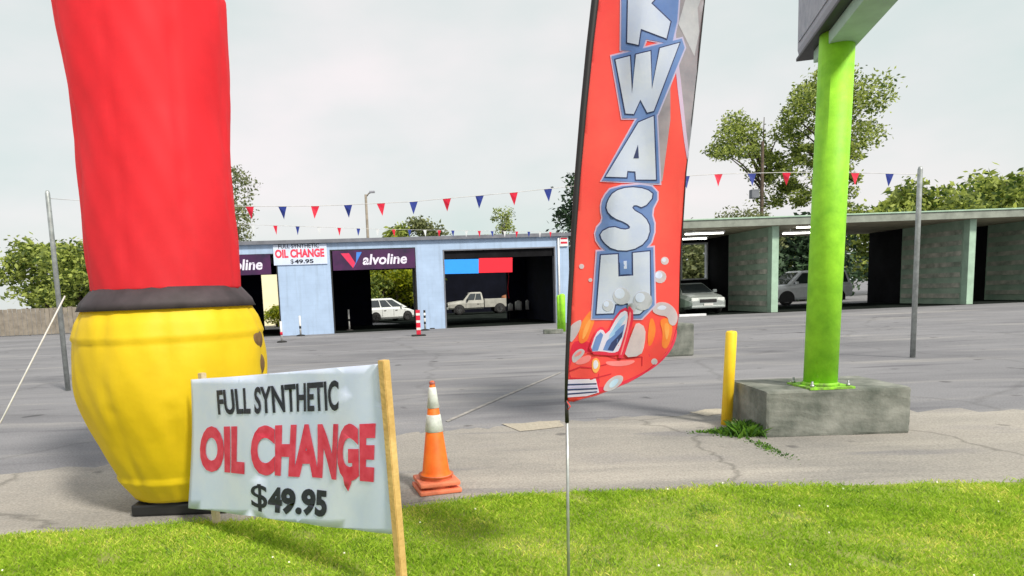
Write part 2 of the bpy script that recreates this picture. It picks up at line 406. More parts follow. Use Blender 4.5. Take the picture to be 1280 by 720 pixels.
def text_bm(s, bold=0.0, shear=0.0, space=1.0):
    """flat lettering from Blender's built-in font, scaled into the unit square"""
    cu = bpy.data.curves.new('lettering_source', 'FONT'); cu.body = s; cu.offset = bold; cu.shear = shear; cu.space_character = space
    cu.resolution_u = 4
    o = bpy.data.objects.new('lettering_source', cu); C.objects.link(o)
    dg = bpy.context.evaluated_depsgraph_get()
    me = bpy.data.meshes.new_from_object(o.evaluated_get(dg))
    bpy.data.objects.remove(o); bpy.data.curves.remove(cu)
    b = MB(); b.bm.from_mesh(me); bpy.data.meshes.remove(me)
    xs = [v.co.x for v in b.bm.verts]; ys = [v.co.y for v in b.bm.verts]
    for v in b.bm.verts:
        v.co = Vector(((v.co.x - min(xs)) / (max(xs) - min(xs)), (v.co.y - min(ys)) / (max(ys) - min(ys)), 0))
    return b

def lay_text(s, quad, fn, bold=0.0, shear=0.0, step=None, space=1.0):
    """quad: TL, TR, BR, BL in flat coordinates"""
    b = text_bm(s, bold, shear, space)
    tl, tr, br, bl = [Vector((*q, 0)) for q in quad]
    for v in b.bm.verts:
        x, y = v.co.x, v.co.y
        v.co = (bl * (1 - x) + br * x) * (1 - y) + (tl * (1 - x) + tr * x) * y
    if step: cut_grid(b.bm, step)
    for v in b.bm.verts: v.co = fn(v.co.x, v.co.y)
    return b

# ------------------------------------------------------------------ ground
def grid_ground():
    xs = np.concatenate([[-900, -400, -150, -60], np.arange(-30, 40, 1.5), [60, 150, 400, 900]])
    ys = np.concatenate([[-200, -40, -8], np.arange(-4, 60, 1.5), [75, 110, 180, 400, 1500]])
    V = np.array([(x, y, gh(x, y)) for y in ys for x in xs]); nx = len(xs)
    Fc = np.array([(j*nx+i, j*nx+i+1, (j+1)*nx+i+1, (j+1)*nx+i) for j in range(len(ys)-1) for i in range(nx-1)])
    me = mesh_np('ground', V, Fc)
    for p in me.polygons: p.use_smooth = True
    tag(link('ground', me, 'asphalt'), kind='structure')
grid_ground()

def g4(px, py, dz):
    p = gp(px, py); p.z = gh(p.x, p.y) + dz; return p
def ground_sheet(name, pix, m, dz, subdiv=True):
    b = MB(); b.poly([g4(x, y, dz) for x, y in pix]); bmesh.ops.triangulate(b.bm, faces=b.bm.faces[:])
    return tag(b.build(name, m), kind='structure')
def jag(pts, amp, n=6):
    out = []
    for (x0, y0), (x1, y1) in zip(pts, pts[1:]):
        for k in range(n):
            t = k / n; out.append((x0 + (x1 - x0) * t + random.uniform(-amp, amp), y0 + (y1 - y0) * t + random.uniform(-amp, amp) * 0.4))
    return out + [pts[-1]]
far_edge = jag([(-60, 600), (300, 566), (505, 543), (640, 531), (760, 523), (900, 517), (1060, 514), (1340, 512)], 7, 12)
near_edge = [(1340, 640), (900, 640), (500, 680), (-60, 720)]
ground_sheet('concrete_pavement', far_edge + near_edge, 'concrete_pad', 0.004)
# concrete strip in front of the building bays
ground_sheet('painted_line', [(557, 526.5), (630, 494.5), (700, 465.5), (703, 465.5), (632, 496), (560, 528)], 'paint_line', 0.008)
M['patch'] = ground_mat('repaired concrete', (0.36, 0.33, 0.27), (0.46, 0.42, 0.34), fine=50)
ground_sheet('concrete_patch', jag([(862, 516), (880, 512), (903, 512), (906, 517), (885, 521)], 1.5, 3), 'patch', 0.008)
ground_sheet('concrete_patch', jag([(628, 531), (700, 526), (704, 534), (650, 540)], 2, 3), 'patch', 0.010)

# grass verge: soil sheet with blades
verge_edge = jag([(-80, 676), (250, 655), (430, 645), (500, 638), (580, 626), (700, 617), (820, 614), (930, 611), (1018, 609), (1360, 602)], 2.0, 8)
V_edge = [g4(x, y, 0.012) for x, y in verge_edge]
b = MB(); b.poly(V_edge + [Vector((7.5, -1.5, 0.012)), Vector((-7.5, -1.5, 0.012))]); bmesh.ops.triangulate(b.bm, faces=b.bm.faces[:])
tag(b.build('verge_soil', 'soil'), kind='structure')
ex = np.array([p.x for p in V_edge]); ey = np.array([p.y for p in V_edge])
def blades(n, hmin, hmax, w, sel=None):
    x = RNG.uniform(-5.6, 6.2, n * 2); y = RNG.uniform(2.1, 7.0, n * 2)
    lim = np.interp(x, ex, ey) + RNG.normal(0, 0.045, len(x)) + 0.05 * np.sin(x * 5.1) * np.sin(x * 2.3)
    k = (y < lim) & (np.abs(x) < y * 0.85 + 0.6); x, y = x[k][:n], y[k][:n]; m = len(x)
    pat = 0.5 + 0.5 * np.sin(x * 2.1 + 1.3 * np.sin(y * 3.1)) * np.sin(y * 2.7 + x)
    bare = np.sin(x * 3.7 + 2 * np.sin(y * 2.2)) * np.sin(y * 4.3 - 1.5 * np.sin(x * 1.7)) + .35 * np.sin(x * 13 + y * 9)
    keep = RNG.uniform(0, 1, m) > np.clip((bare - .75) * 1.6, 0, .8); x, y, pat = x[keep], y[keep], pat[keep]; m = len(x)
    h = RNG.uniform(hmin, hmax, m) * (0.65 + 0.6 * pat); a = RNG.uniform(0, 2 * pi, m); ww = w * RNG.uniform(0.6, 1.3, m)
    lx, ly = RNG.normal(0, 0.45, m) * h, RNG.normal(0, 0.45, m) * h
    z = np.full(m, 0.01)
    dx, dy = np.cos(a) * ww, np.sin(a) * ww
    V = np.stack([np.stack([x - dx, y - dy, z], 1), np.stack([x + dx, y + dy, z], 1),
                  np.stack([x + dx * .6 + lx * .5, y + dy * .6 + ly * .5, z + h * .65], 1), np.stack([x - dx*.3 + lx * 1.2, y - dy*.3 + ly * 1.2, z + h], 1)], 1).reshape(-1, 3)
    Fc = np.arange(m * 4).reshape(m, 4)
    return V, Fc
V, Fc = blades(330000, 0.012, 0.036, 0.0026)
tag(link('grass', mesh_np('grass', V, Fc), 'grass'), 'short bright green grass of the roadside verge', None, kind='stuff')
def tufts(n):
    cx_ = RNG.uniform(-4.5, 5, n); cy_ = RNG.uniform(2.6, 6.0, n); lim = np.interp(cx_, ex, ey); k = cy_ < lim - .02; cx_, cy_ = cx_[k], cy_[k]
    x = np.repeat(cx_, 60) + RNG.normal(0, .055, len(cx_) * 60); y = np.repeat(cy_, 60) + RNG.normal(0, .05, len(cx_) * 60); m = len(x)
    h = RNG.uniform(.012, .04, m); a = RNG.uniform(0, 2 * pi, m); dx, dy = np.cos(a) * .003, np.sin(a) * .003; lx, ly = RNG.normal(0, .4, m) * h, RNG.normal(0, .4, m) * h; z = np.full(m, .01)
    V = np.stack([np.stack([x - dx, y - dy, z], 1), np.stack([x + dx, y + dy, z], 1), np.stack([x + dx * .6 + lx * .5, y + dy * .6 + ly * .5, z + h * .65], 1), np.stack([x + lx * 1.2, y + ly * 1.2, z + h], 1)], 1).reshape(-1, 3)
    return V, np.arange(m * 4).reshape(m, 4)
V, Fc = tufts(150)
tag(link('turf_weeds', mesh_np('turf_weeds', V, Fc), 'weed_turf'), 'darker weed tufts scattered through the verge grass', None, kind='stuff')
V, Fc = blades(60, 0.02, 0.04, 0.005)
b_cl = Fc
V2 = V.reshape(-1, 4, 3); top = V2[:, 3]
qs = np.stack([top + [-.005, -.003, -.004], top + [.005, -.003, -.004], top + [.005, .003, .004], top + [-.005, .003, .004]], 1).reshape(-1, 3)
tag(link('clover_flowers', mesh_np('clover_flowers', qs, Fc), 'clover'), 'tiny white clover heads scattered in the verge grass', None, kind='stuff')

# ------------------------------------------------------------------ trees and shrubs
def leaf_cloud(clumps, size, flat=0.7):
    """clumps: (x, y, z, rx, rz, count); leaves lie through each clump's volume, thinning to its rim"""
    P = []
    for (x, y, z, rx, rz, n) in clumps:
        d = RNG.normal(0, 1, (n, 3)); d /= np.linalg.norm(d, axis=1)[:, None]
        r = RNG.uniform(0.15, 1.0, n) ** 0.45 * (1 + np.abs(RNG.normal(0, 0.26, n)))
        P.append(np.array([x, y, z]) + d * r[:, None] * np.array([rx, rx, rz]))
    P = np.concatenate(P); n = len(P)
    a = RNG.normal(0, 1, (n, 3)); a[:, 2] *= flat; a /= np.linalg.norm(a, axis=1)[:, None]
    c = RNG.normal(0, 1, (n, 3)); bb = np.cross(a, c); bb /= np.linalg.norm(bb, axis=1)[:, None]
    s = size * RNG.uniform(0.55, 1.35, n)[:, None]
    V = np.stack([P - a * s, P - bb * s * .45, P + a * s, P + bb * s * .45], 1).reshape(-1, 3)
    return mesh_np('crown', V, np.arange(n * 4).reshape(n, 4))

def tree(name, label, loc, clumps, size, leaf, trunk_r=0.2, bark='bark', limbs=True, group=None, trunk_top=None):
    t = thing(name, label, 'tree', loc, 0, group)
    link('crown', leaf_cloud(clumps, size), leaf, t)
    zt = trunk_top or max(c[2] for c in clumps)
    b = MB()
    b.tube([(0, 0, -0.1), (0.05, 0, zt * .3), (-0.1, 0.05, zt * .6), (0, 0, zt)], [trunk_r, trunk_r * .8, trunk_r * .5, trunk_r * .12], 8)
    tr = b.build('trunk', bark, t)
    if limbs:
        for c in clumps[:9]:
            z0 = min(c[2] * .75, zt * .7)
            b = MB(); b.tube([(0, 0, z0), (c[0] * .5, c[1] * .5, z0 + (c[2] - z0) * .6), (c[0], c[1], c[2])], [trunk_r * .4, trunk_r * .25, trunk_r * .08], 6)
            b.build('branch', bark, tr)
    return t

def crown(n, R_, z0, z1, cr, cnt, seed, squash=0.75):
    r = random.Random(seed); out = []
    for _ in range(n):
        t = r.random(); z = z0 + (z1 - z0) * t; rad = R_ * (0.35 + 0.65 * sin(pi * min(1, t * .85 + .12)))
        a = r.uniform(0, 2 * pi); q = rad * math.sqrt(r.random())
        c = cr * r.uniform(.6, 1.25)
        out.append((q * cos(a), q * sin(a), z, c, c * squash, int(cnt * r.uniform(.6, 1.3))))
    return out

def px_x(px, Y): return at(px, 370, Y).x
def px_z(px, py, Y): return at(px, py, Y).z

# left tree behind the first bay
Y = 52; zt = px_z(270, 208, Y)
tree('deciduous_tree', 'pale olive tree rising behind the blue building beside the red inflatable', (px_x(277, Y), Y, 0), crown(40, 3.7, 3.5, zt - .6, 1.0, 230, 1), 0.15, 'leaf_pale', 0.25)
Y = 60
tree('round_tree', 'small dark round treetop showing just above the blue roof', (px_x(500, Y), Y, 0), crown(14, 1.3, 4.5, px_z(500, 281, Y) - .4, .8, 150, 2), 0.2, 'leaf_mid', 0.2)
tree('round_tree', 'wider green brown treetop above the roof next to the small dark one', (px_x(531, Y), Y, 0), crown(18, 1.5, 4.5, px_z(531, 274, Y) - .4, .9, 170, 3), 0.2, 'leaf_pale', 0.2)
Y = 66
cl = crown(22, 1.75, 5.5, px_z(630, 258, Y) - .4, .55, 75, 5)
tree('sparse_tree', 'thin see-through tree standing above the roof over the wide bay', (px_x(631, Y), Y, 0), cl, 0.12, 'leaf_mid', 0.16)
Y = 56
tree('evergreen_tree', 'dark evergreen tree rising behind the tall feather flag', (px_x(744, Y), Y, 0), [(0, 0, z, 3.6 - (z - 4) * .27, 1.2, 900) for z in (3.5, 5, 6.4, 7.8, 9.2, 10.4)] + crown(12, 3.0, 4, 10, 1.0, 150, 6), 0.22, 'leaf_dark', 0.3)

# the two big trees behind the wash bays
def plumes(px_list, Y, x0):
    out = []
    for (px, py, rpx, zpx, n) in px_list:
        p = at(px, py, Y); k = Y / F
        out.append((p.x - x0, random.uniform(-1.4, 1.4), p.z, rpx * k, zpx * k, n))
    return out
Y = 50; x0 = px_x(952, Y)
pl = plumes([(925, 152, 14, 9, 330), (942, 165, 16, 10, 420), (915, 172, 17, 9, 380), (935, 182, 20, 10, 430), (905, 190, 15, 7, 300), (953, 190, 14, 9, 260), (900, 199, 13, 6, 220), (925, 200, 16, 6, 200),
             (965, 175, 10, 8, 180), (962, 205, 14, 7, 100), (940, 215, 16, 5, 70), (968, 228, 16, 7, 110), (955, 245, 12, 6, 60), (985, 240, 12, 9, 150)] + [(random.uniform(950, 1000), random.uniform(195, 262), random.uniform(5, 9), random.uniform(3, 6), 70) for _ in range(26)], Y, x0)
pl = [(a, b_, c, d * 1.08, e * 1.15, int(n_ * 1.7)) for a, b_, c, d, e, n_ in pl]
tree('layered_tree', 'airy layered tree behind the wash bays with a thin dark trunk', (x0, Y, 0.25), pl, 0.13, 'leaf_mid', 0.2)
Y = 47; x0 = px_x(1040, Y)
pl = plumes([(1005, 135, 17, 13, 500), (990, 150, 14, 11, 380), (1020, 115, 16, 12, 450), (1050, 100, 24, 16, 700), (1010, 162, 18, 11, 400), (1040, 140, 26, 18, 700), (1075, 130, 22, 18, 600), (995, 178, 12, 8, 160), (1020, 190, 20, 9, 190),
             (1060, 175, 28, 14, 500), (1000, 215, 14, 8, 120), (1018, 232, 16, 8, 140), (1000, 250, 14, 7, 160), (1050, 215, 26, 12, 320), (1090, 170, 20, 16, 400)] + [(random.uniform(985, 1060), random.uniform(185, 262), random.uniform(5, 10), random.uniform(3, 7), 80) for _ in range(34)], Y, x0)
pl = [(a, b_, c, d * 1.05, e * 1.1, int(n_ * 1.6)) for a, b_, c, d, e, n_ in pl]
tree('layered_tree', 'taller dense tree behind the lime green post and the wash bays', (x0, Y, 0.25), pl, 0.135, 'leaf_mid', 0.26)

# greenery seen through the bays and round the lot
def shrub(label, px, Y, w, h, n, leaf, z0=0.2, seed=0, size=0.16, name='shrub'):
    t = thing(name, label, 'shrub', (px_x(px, Y), Y, gh(px_x(px, Y), Y)))
    cl = crown(n, w, z0 + .3, h, w * .42, 240, seed, .9)
    link('foliage', leaf_cloud(cl, size), leaf, t)
    b = MB()
    for k in range(4):
        a = k * 1.7; b.tube([(0, 0, -.05), (cos(a) * w * .3, sin(a) * w * .3, h * .75)], [.05, .02], 6)
    b.build('stem', 'bark', t)
tree('sunlit_tree', 'bright yellow green tree with a pale trunk seen through the second bay', (px_x(496, 58), 58, 0), crown(34, 2.7, 1.6, 5.6, 1.15, 230, 11), 0.2, 'leaf_bright', 0.16, bark='bark_pale')
shrub('darker green shrub behind the white hatchback, left of the pale trunk', 473, 55, 1.6, 3.0, 12, 'leaf_mid', seed=12)
shrub('yellow green bush against the cream wall seen through the first bay', 344, 44, 0.9, 1.15, 8, 'leaf_bright', seed=13, size=.1)
tree('garden_tree', 'mid green tree seen through the rear window of the wash bay', (px_x(866, 52), 52, .25), crown(30, 3.2, 1.2, 5.0, 1.3, 220, 14), 0.22, 'leaf_pale', 0.18)
tree('garden_tree', 'dark green tree filling the rear of the second wash bay', (px_x(1003, 48), 48, .25), crown(34, 3.4, 1.0, 5.0, 1.3, 260, 15), 0.22, 'leaf_dark', 0.2)
shrub('yellow lit bush high behind the second wash bay', 982, 52, 1.7, 5.2, 14, 'leaf_bright', 2.0, seed=16)
shrub('low olive bush showing over the wash bay roof', 928, 44, 2.4, 5.5, 16, 'leaf_pale', 3.5, seed=17, size=.12)
# trees beyond the lot on both sides
proto = tree('background_tree', 'broad green tree far beyond the left end of the blue building', (-44, 74, 0), crown(30, 3.8, 2.5, 8.6, 1.6, 220, 21), 0.3, 'leaf_mid', 0.28, group='trees beyond the lot')
for (x, y, s, lab) in ((-36, 66, .85, 'shorter green tree just left of the blue building'), (-54, 70, 1.1, 'tall green tree at the far left edge of the lot'), (44, 62, 1.05, 'tall green tree to the right of the wash bays'),
                       (37, 58, .8, 'shorter green tree behind the last wash bay'), (55, 66, 1.2, 'largest green tree at the far right edge of the lot')):
    dup(proto, (x, y, gh(x, y)), x, lab, (s, s, s))

# ------------------------------------------------------------------ blue service building
P0 = gp(414, 417.0)
P1 = gp(696, 404.0)
d = (P1 - P0); BANG = math.atan2(d.y, d.x)
building = thing('service_building', 'pale blue flat roofed service building with three open bays', 'building', P0, BANG)
UX = Vector((cos(BANG), sin(BANG), 0)); VX = Vector((-sin(BANG), cos(BANG), 0))
def bu(px):                     # facade coordinate of a pixel column (at mid height)
    n = VX; p = on_plane(px, 380, P0, n); return (p - P0).dot(UX)
def bz(px, py): return on_plane(px, py, P0, VX).z
def bw(u, v, z): return P0 + UX * u + VX * v + Vector((0, 0, z))
H = 4.37
u1a, u1b = bu(236), bu(350); u2a, u2b = bu(416), bu(522); u3a, u3b = bu(556), bu(695.5); uL, uR = bu(196), bu(712)
h1, h2, h3, T, D = 3.92, 4.02, 3.86, 0.3, 8.0
def wallmb(spans, y0, y1):
    b = MB()
    for (a, c, z0, z1) in spans: b.box(a, c, y0, y1, z0, z1)
    return b
f = wallmb([(uL, u1a, 0, H), (u1a, u1b, h1, H), (u1b, u2a, 0, H), (u2a, u2b, h2, H), (u2b, u3a, 0, H), (u3a, u3b, h3, H), (u3b, uR, 0, H)], 0, T)
bmesh.ops.remove_doubles(f.bm, verts=f.bm.verts[:], dist=1e-4)
f.build('front_wall', 'facade', building)
def rv(px): # rear-wall coordinate of a pixel column
    p = on_plane(px, 380, P0 + VX * D, VX); return (p - P0 - VX * D).dot(UX)
r1a, r1b, r2a, r2b, r3a, r3b = rv(329), rv(372), rv(464.5), rv(534), rv(548), rv(633)
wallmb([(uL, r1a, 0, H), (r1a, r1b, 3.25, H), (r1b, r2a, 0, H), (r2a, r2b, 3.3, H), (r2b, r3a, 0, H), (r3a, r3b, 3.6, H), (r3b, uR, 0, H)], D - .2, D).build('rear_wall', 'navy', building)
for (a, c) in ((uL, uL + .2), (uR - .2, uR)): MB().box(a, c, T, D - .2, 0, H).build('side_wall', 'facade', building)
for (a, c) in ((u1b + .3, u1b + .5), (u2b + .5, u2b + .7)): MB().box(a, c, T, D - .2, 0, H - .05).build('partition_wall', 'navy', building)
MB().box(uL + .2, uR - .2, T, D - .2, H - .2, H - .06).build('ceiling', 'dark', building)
MB().box(uR - .24, uR - .205, T + .005, D - .205, .013, H - .205).build('shade_lining', 'navy', building)  # dark linings added to keep the bay interiors dim
MB().box(u3b + .003, uR - .25, T + .003, T + .03, .013, H - .205).build('shade_lining', 'navy', building)
MB().box(uL + .25, u1b + .25, T + .003, T + .03, h1 + .01, H - .205).build('shade_lining', 'navy', building)
MB().box(uL - .12, uR + .12, -.14, D + .15, H + .002, H + .13, .01).build('roof', 'roof', building)
MB().box(uL - .14, uR + .14, -.17, -.145, H - .02, H + .15).build('roof_edge', 'facade_trim', building)
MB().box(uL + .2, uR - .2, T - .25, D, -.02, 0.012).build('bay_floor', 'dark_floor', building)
for (a, c, h) in ((u1a, u1b, h1), (u2a, u2b, h2), (u3a, u3b, h3)):
    b = MB(); b.box(a, a + .06, -.02, T + .02, 0, h - .06); b.box(c - .06, c, -.02, T + .02, 0, h - .06); b.box(a, c, -.02, T + .02, h - .06, h)
    b.build('bay_frame', 'black' if h != h3 else 'facade_trim', building)
    MB().box(a + .06, c - .06, .1, .16, h - .45, h - .06).build('rolled_door', 'dark', building)
# stucco band, corner pipe and notice
MB().tube([bw(bu(699), -.06, 0) - P0, bw(bu(699), -.06, H - .1) - P0], .05, 8).build('dummy', 'white_trim', None)
o = bpy.data.objects['dummy']; o.name = 'downpipe'; o.location = P0; o.parent = building; o.matrix_parent_inverse = (Matrix.Translation(P0) @ Matrix.Rotation(BANG, 4, 'Z')).inverted(); o.data.name = 'downpipe'

# hanging panels over bays
def facade_pt(off):
    return lambda px, py: on_plane(px, py, P0 - VX * off, VX)
def brand_banner(lab, ua, ub, z0, z1, tq, v=False):
    t = thing('shop_banner', lab, 'banner', bw(ua, -.03, 0), BANG, 'banners over the service bays')
    MB().box(0, ub - ua, -.06, -.03, z0, z1, .006).build('panel', 'brand_panel', t)
    W = ub - ua; hh = z1 - z0
    fn = lambda x, y: Vector((x, -.064, y))
    lay_text('alvoline', [(W * .36, z0 + hh * .78), (W * .90, z0 + hh * .78), (W * .90, z0 + hh * .24), (W * .36, z0 + hh * .24)], fn, bold=.025, shear=.15).build('lettering', 'brand_text', t)
    b = MB(); b.poly([(W * .1, -.065, z0 + hh * .86), (W * .2, -.065, z0 + hh * .86), (W * .27, -.065, z0 + hh * .35), (W * .24, -.065, z0 + hh * .1)]); b.build('logo_stroke', 'brand_red', t, 'red left stroke of the V mark')
    b = MB(); b.poly([(W * .245, -.067, z0 + hh * .1), (W * .28, -.067, z0 + hh * .42), (W * .29, -.067, z0 + hh * .9), (W * .355, -.067, z0 + hh * .9)]); b.build('logo_stroke', 'brand_blue', t, 'blue right stroke of the V mark')
    return t
brand_banner('dark purple banner over the second bay with its V mark fully in view', bu(419), bu(521), 3.02, h2 - .06, None)
brand_banner('dark purple banner over the first bay, partly hidden by the red inflatable', bu(238), bu(342), 2.95, h1 - .02, None)

def small_notice():
    ua, ub = bu(346), bu(412.5); z0, z1 = 3.36, 4.32
    t = thing('wall_notice', 'small white oil change sign high on the blue pillar between first two bays', 'sign', bw(ua, -.02, 0), BANG)
    MB().box(0, ub - ua, -.03, 0, z0, z1, .004).build('panel', 'banner', t)
    W = ub - ua; fn = lambda x, y: Vector((x, -.033, y))
    for s, a, c, y0, y1, m, bd in (('FULL SYNTHETIC', .1, .86, .78, .98, 'ink_black', .02), ('OIL CHANGE', .03, .95, .33, .74, 'ink_red', .05), ('49.95', .38, .74, .05, .25, 'ink_black', .04), ('$', .31, .37, .03, .27, 'ink_black', .01)):
        lay_text(s, [(W * a, z0 + y1), (W * c, z0 + y1), (W * c, z0 + y0), (W * a, z0 + y0)], fn, bold=bd).build('lettering', m, t)
small_notice()
# red and white plate at the right corner of the facade
t = thing('corner_plate', 'small white and red striped plate at the right corner of the blue roof', 'sign', bw(bu(706), -.02, 0), BANG)
MB().box(-.22, .2, -.06, 0, 3.85, 4.33, .005).build('panel', 'white_trim', t)
b = MB(); b.box(-.18, .16, -.064, -.061, 4.2, 4.28); b.box(-.18, .16, -.064, -.061, 3.98, 4.08); b.build('stripe', 'penn_red', t)

# blue and red sheet hanging in the third bay
def hung_panel(name, lab, pa, pb, ya, yb, m, off=0.06):
    fn = facade_pt(-off); a, b_, c, d_ = fn(pa, ya), fn(pb, ya - (pb - pa) * .02), fn(pb, yb - (pb - pa) * .02), fn(pa, yb)
    t = MB(); t.prism([a, b_, c, d_], VX * .03); return tag(t.build(name, m), lab, 'panel')
hung_panel('blue_panel', 'bright blue sheet hung in the top of the wide bay', 554.5, 598.3, 324.5, 342.5, 'blue_panel')
hung_panel('red_panel', 'bright red sheet hung beside the blue one in the wide bay', 598.6, 640.5, 322.8, 341, 'red_panel')

# ---- things in and behind the third bay
shed_y = 60  # shed added as a dark backdrop for the wide bay
t = thing('backdrop_shed', 'dark windowless backdrop shed added behind the white pickup truck', 'building', (px_x(600, shed_y), shed_y, 0), BANG)
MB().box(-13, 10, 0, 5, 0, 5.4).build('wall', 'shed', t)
MB().box(-13.2, 10.2, -.2, 5.2, 5.4, 5.6).build('roof', 'roof', t)
b = MB(); b.poly([bw(rv(500) , D + .2, .014), bw(rv(716), D + .2, .014), bw(rv(716) + 5, 28, .014), bw(rv(500) - 8, 28, .014)]); tag(b.build('yard_dark_sheet', 'dark_floor'), kind='structure')  # dark sheet added so the yard ground reads as shaded

def cyl_item(name, label, cat, base, r, h, m, group=None):
    t = thing(name, label, cat, base, 0, group)
    MB().lathe([(0, 0), (r, 0), (r, h * .82), (r * .8, h * .9), (r * .35, h * .93), (r * .35, h), (0, h)], 20).build('body', m, t)
    MB().lathe([(0, h), (r * .4, h + .002), (r * .4, h + .05), (0, h + .05)], 16).build('cap', 'black', t)
bench = bw(rv(648), D - 1.2, 0.012)
t = thing('workbench', 'low dark workbench carrying three white drums', 'workbench', bench, BANG)
MB().box(-1.0, 1.0, -.35, .35, .5, .56, .01).build('top', 'dark', t)
for sx in (-.9, .9):
    for sy in (-.28, .28): MB().box(sx - .04, sx + .04, sy - .04, sy + .04, 0, .5).build('leg', 'dark', t)
for px, r, h, lab in ((638, .15, .44, 'short white drum, leftmost on the low bench'), (648, .21, .58, 'widest white drum in the middle of the low bench'), (659, .11, .60, 'slim white drum at the right end of the low bench')):
    p = on_plane(px, 380, P0 + VX * (D - 1.2), VX); cyl_item('plastic_drum', lab, 'drum', Vector((p.x, p.y, .572)), r, h, 'white_plastic', 'white drums on the bench')
p = on_plane(635, 345, P0 + VX * (D - .4), VX)
MBt = MB(); MBt.tube([(p.x, p.y, 3.4), (p.x + .05, p.y, 2.6), (p.x - .03, p.y, 1.9), (p.x + .02, p.y, 1.3)], .035, 8)
tag(MBt.build('air_hose', 'penn_red'), 'red hose hanging straight down inside the wide bay', 'hose')
p = on_plane(679, 380, P0 + VX * (D - .5), VX)
t = MB(); t.box(p.x - .13, p.x + .13, p.y - .03, p.y + .03, .012, 2.9, .01); tag(t.build('pale_slit_panel', 'sign_grey'), 'tall narrow grey panel standing against the rear wall of the wide bay', 'panel')  # grey panel put in for a pale upright slit

# ------------------------------------------------------------------ vehicles (front towards +X in their own frame)
def wheel(t, x, y, r, w=.2):
    s = 1 if y > 0 else -1
    tw = MB().lathe([(r * .6, y - w / 2), (r * .93, y - w / 2), (r, y - w * .3), (r, y + w * .3), (r * .93, y + w / 2), (r * .6, y + w / 2)], 24, x, r, 'Y').build('wheel', 'rubber', t)
    MB().lathe([(0, y + s * w * .36), (r * .3, y + s * w * .42), (r * .58, y + s * w * .40), (r * .62, y + s * w * .5)], 20, x, r, 'Y').build('rim', 'rim', tw)
def section(b, x, zb, zm, zt, w, wt):
    return [b.bm.verts.new(Vector((x, sy * ww, z))) for sy, ww, z in ((-1, w * .9, zb), (-1, w, zb + .12), (-1, w, zm), (-1, wt, zt - .03), (-1, wt * .6, zt + .02), (1, wt * .6, zt + .02), (1, wt, zt - .03), (1, w, zm), (1, w, zb + .12), (1, w * .9, zb))]
def body(t, secs, m):
    b = MB(); rings = [section(b, *s) for s in secs]
    for a, c in zip(rings, rings[1:]):
        for k in range(10): b.bm.faces.new((a[k], a[(k + 1) % 10], c[(k + 1) % 10], c[k]))
    b.bm.faces.new(rings[0]); b.bm.faces.new(rings[-1][::-1])
    bmesh.ops.bevel(b.bm, geom=[e for e in b.bm.edges if e.is_boundary or e.calc_face_angle(0) > .7], offset=.03, segments=2, affect='EDGES')
    return b.build('body', m, t, smooth=False)
def cabin(t, xa, xb, xc, xd, zb, zr, w, wr, m, splits, crown_=.04):
    """xa/xd: rear/front feet at the beltline, xb/xc: rear/front roof edge"""
    b = MB()
    lo = [(xa, -w), (xd, -w), (xd, w), (xa, w)]; hi = [(xb, -wr), (xc, -wr), (xc, wr), (xb, wr)]
    L = [b.bm.verts.new((x, y, zb)) for x, y in lo]; U = [b.bm.verts.new((x, y, zr)) for x, y in hi]
    for i in range(4): b.bm.faces.new((L[i], L[(i+1) % 4], U[(i+1) % 4], U[i]))
    b.bm.faces.new(U)
    bmesh.ops.bevel(b.bm, geom=[e for e in b.bm.edges if not e.is_boundary], offset=.06, segments=3, affect='EDGES')
    b.build('roof', m, t)
    def lerp(a, c, k): return a + (c - a) * k
    for sy in (-1, 1):
        n = Vector((0, sy * (zr - zb), w - wr)).normalized() * .012
        for (s0, s1) in splits:
            q = []
            for s_, k in ((s0, .1), (s1, .1), (s1, .82), (s0, .82)):
                xx = lerp(lerp(xa, xd, s_), lerp(xb, xc, s_), k); q.append(Vector((xx, sy * lerp(w, wr, k), lerp(zb, zr, k))) + n)
            MB().prism(q, -n * .5).build('side_window', 'car_glass', t)
    for nm, x0, x1, sx in (('windscreen', xd, xc, 1), ('rear_window', xa, xb, -1)):
        n = Vector((sx * (zr - zb), 0, abs(x0 - x1))).normalized() * .012
        q = [Vector((lerp(x0, x1, k), s_ * (lerp(w, wr, k) - .1), lerp(zb, zr, k))) + n for s_, k in ((-1, .08), (1, .08), (1, .88), (-1, .88))]
        MB().prism(q, -n * .5).build(nm, 'car_glass', t)
def arches(t, xs, w, r):
    for x in xs:
        for s in (-1, 1):
            b = MB(); pts = [(x + (r + .07) * cos(a), s * (w + .004), r + (r + .07) * sin(a)) for a in [pi * k / 14 for k in range(15)]]
            b.prism(pts + [(x - r - .07, s * (w + .004), .2), (x + r + .07, s * (w + .004), .2)][::1], (0, -s * .02, 0)); b.build('wheel_arch', 'black', t)
def lamps(t, xf, zf, yw, xr, zr_, sz=(.07, .32, .14)):
    for s in (-1, 1):
        MB().box(xf - sz[0], xf + .012, s * yw - sz[1] / 2, s * yw + sz[1] / 2, zf - sz[2] / 2, zf + sz[2] / 2, .03).build('headlight', 'lampglass', t)
        MB().box(xr - .012, xr + .06, s * yw - .1, s * yw + .1, zr_ - .14, zr_ + .14, .02).build('tail_lamp', 'redlamp', t)
def door_gaps(t, xs, w, z0, z1, hz):
    for s in (-1, 1):
        b = MB()
        for x in xs: b.box(x - .008, x + .008, s * (w + .002) - .006, s * (w + .002) + .006, z0, z1)
        b.build('panel_gap', 'black', t)
        for x in xs[:-1]: MB().box(x + .12, x + .3, s * (w + .012) - .014, s * (w + .012) + .014, hz, hz + .04, .008).build('door_handle', 'black', t)
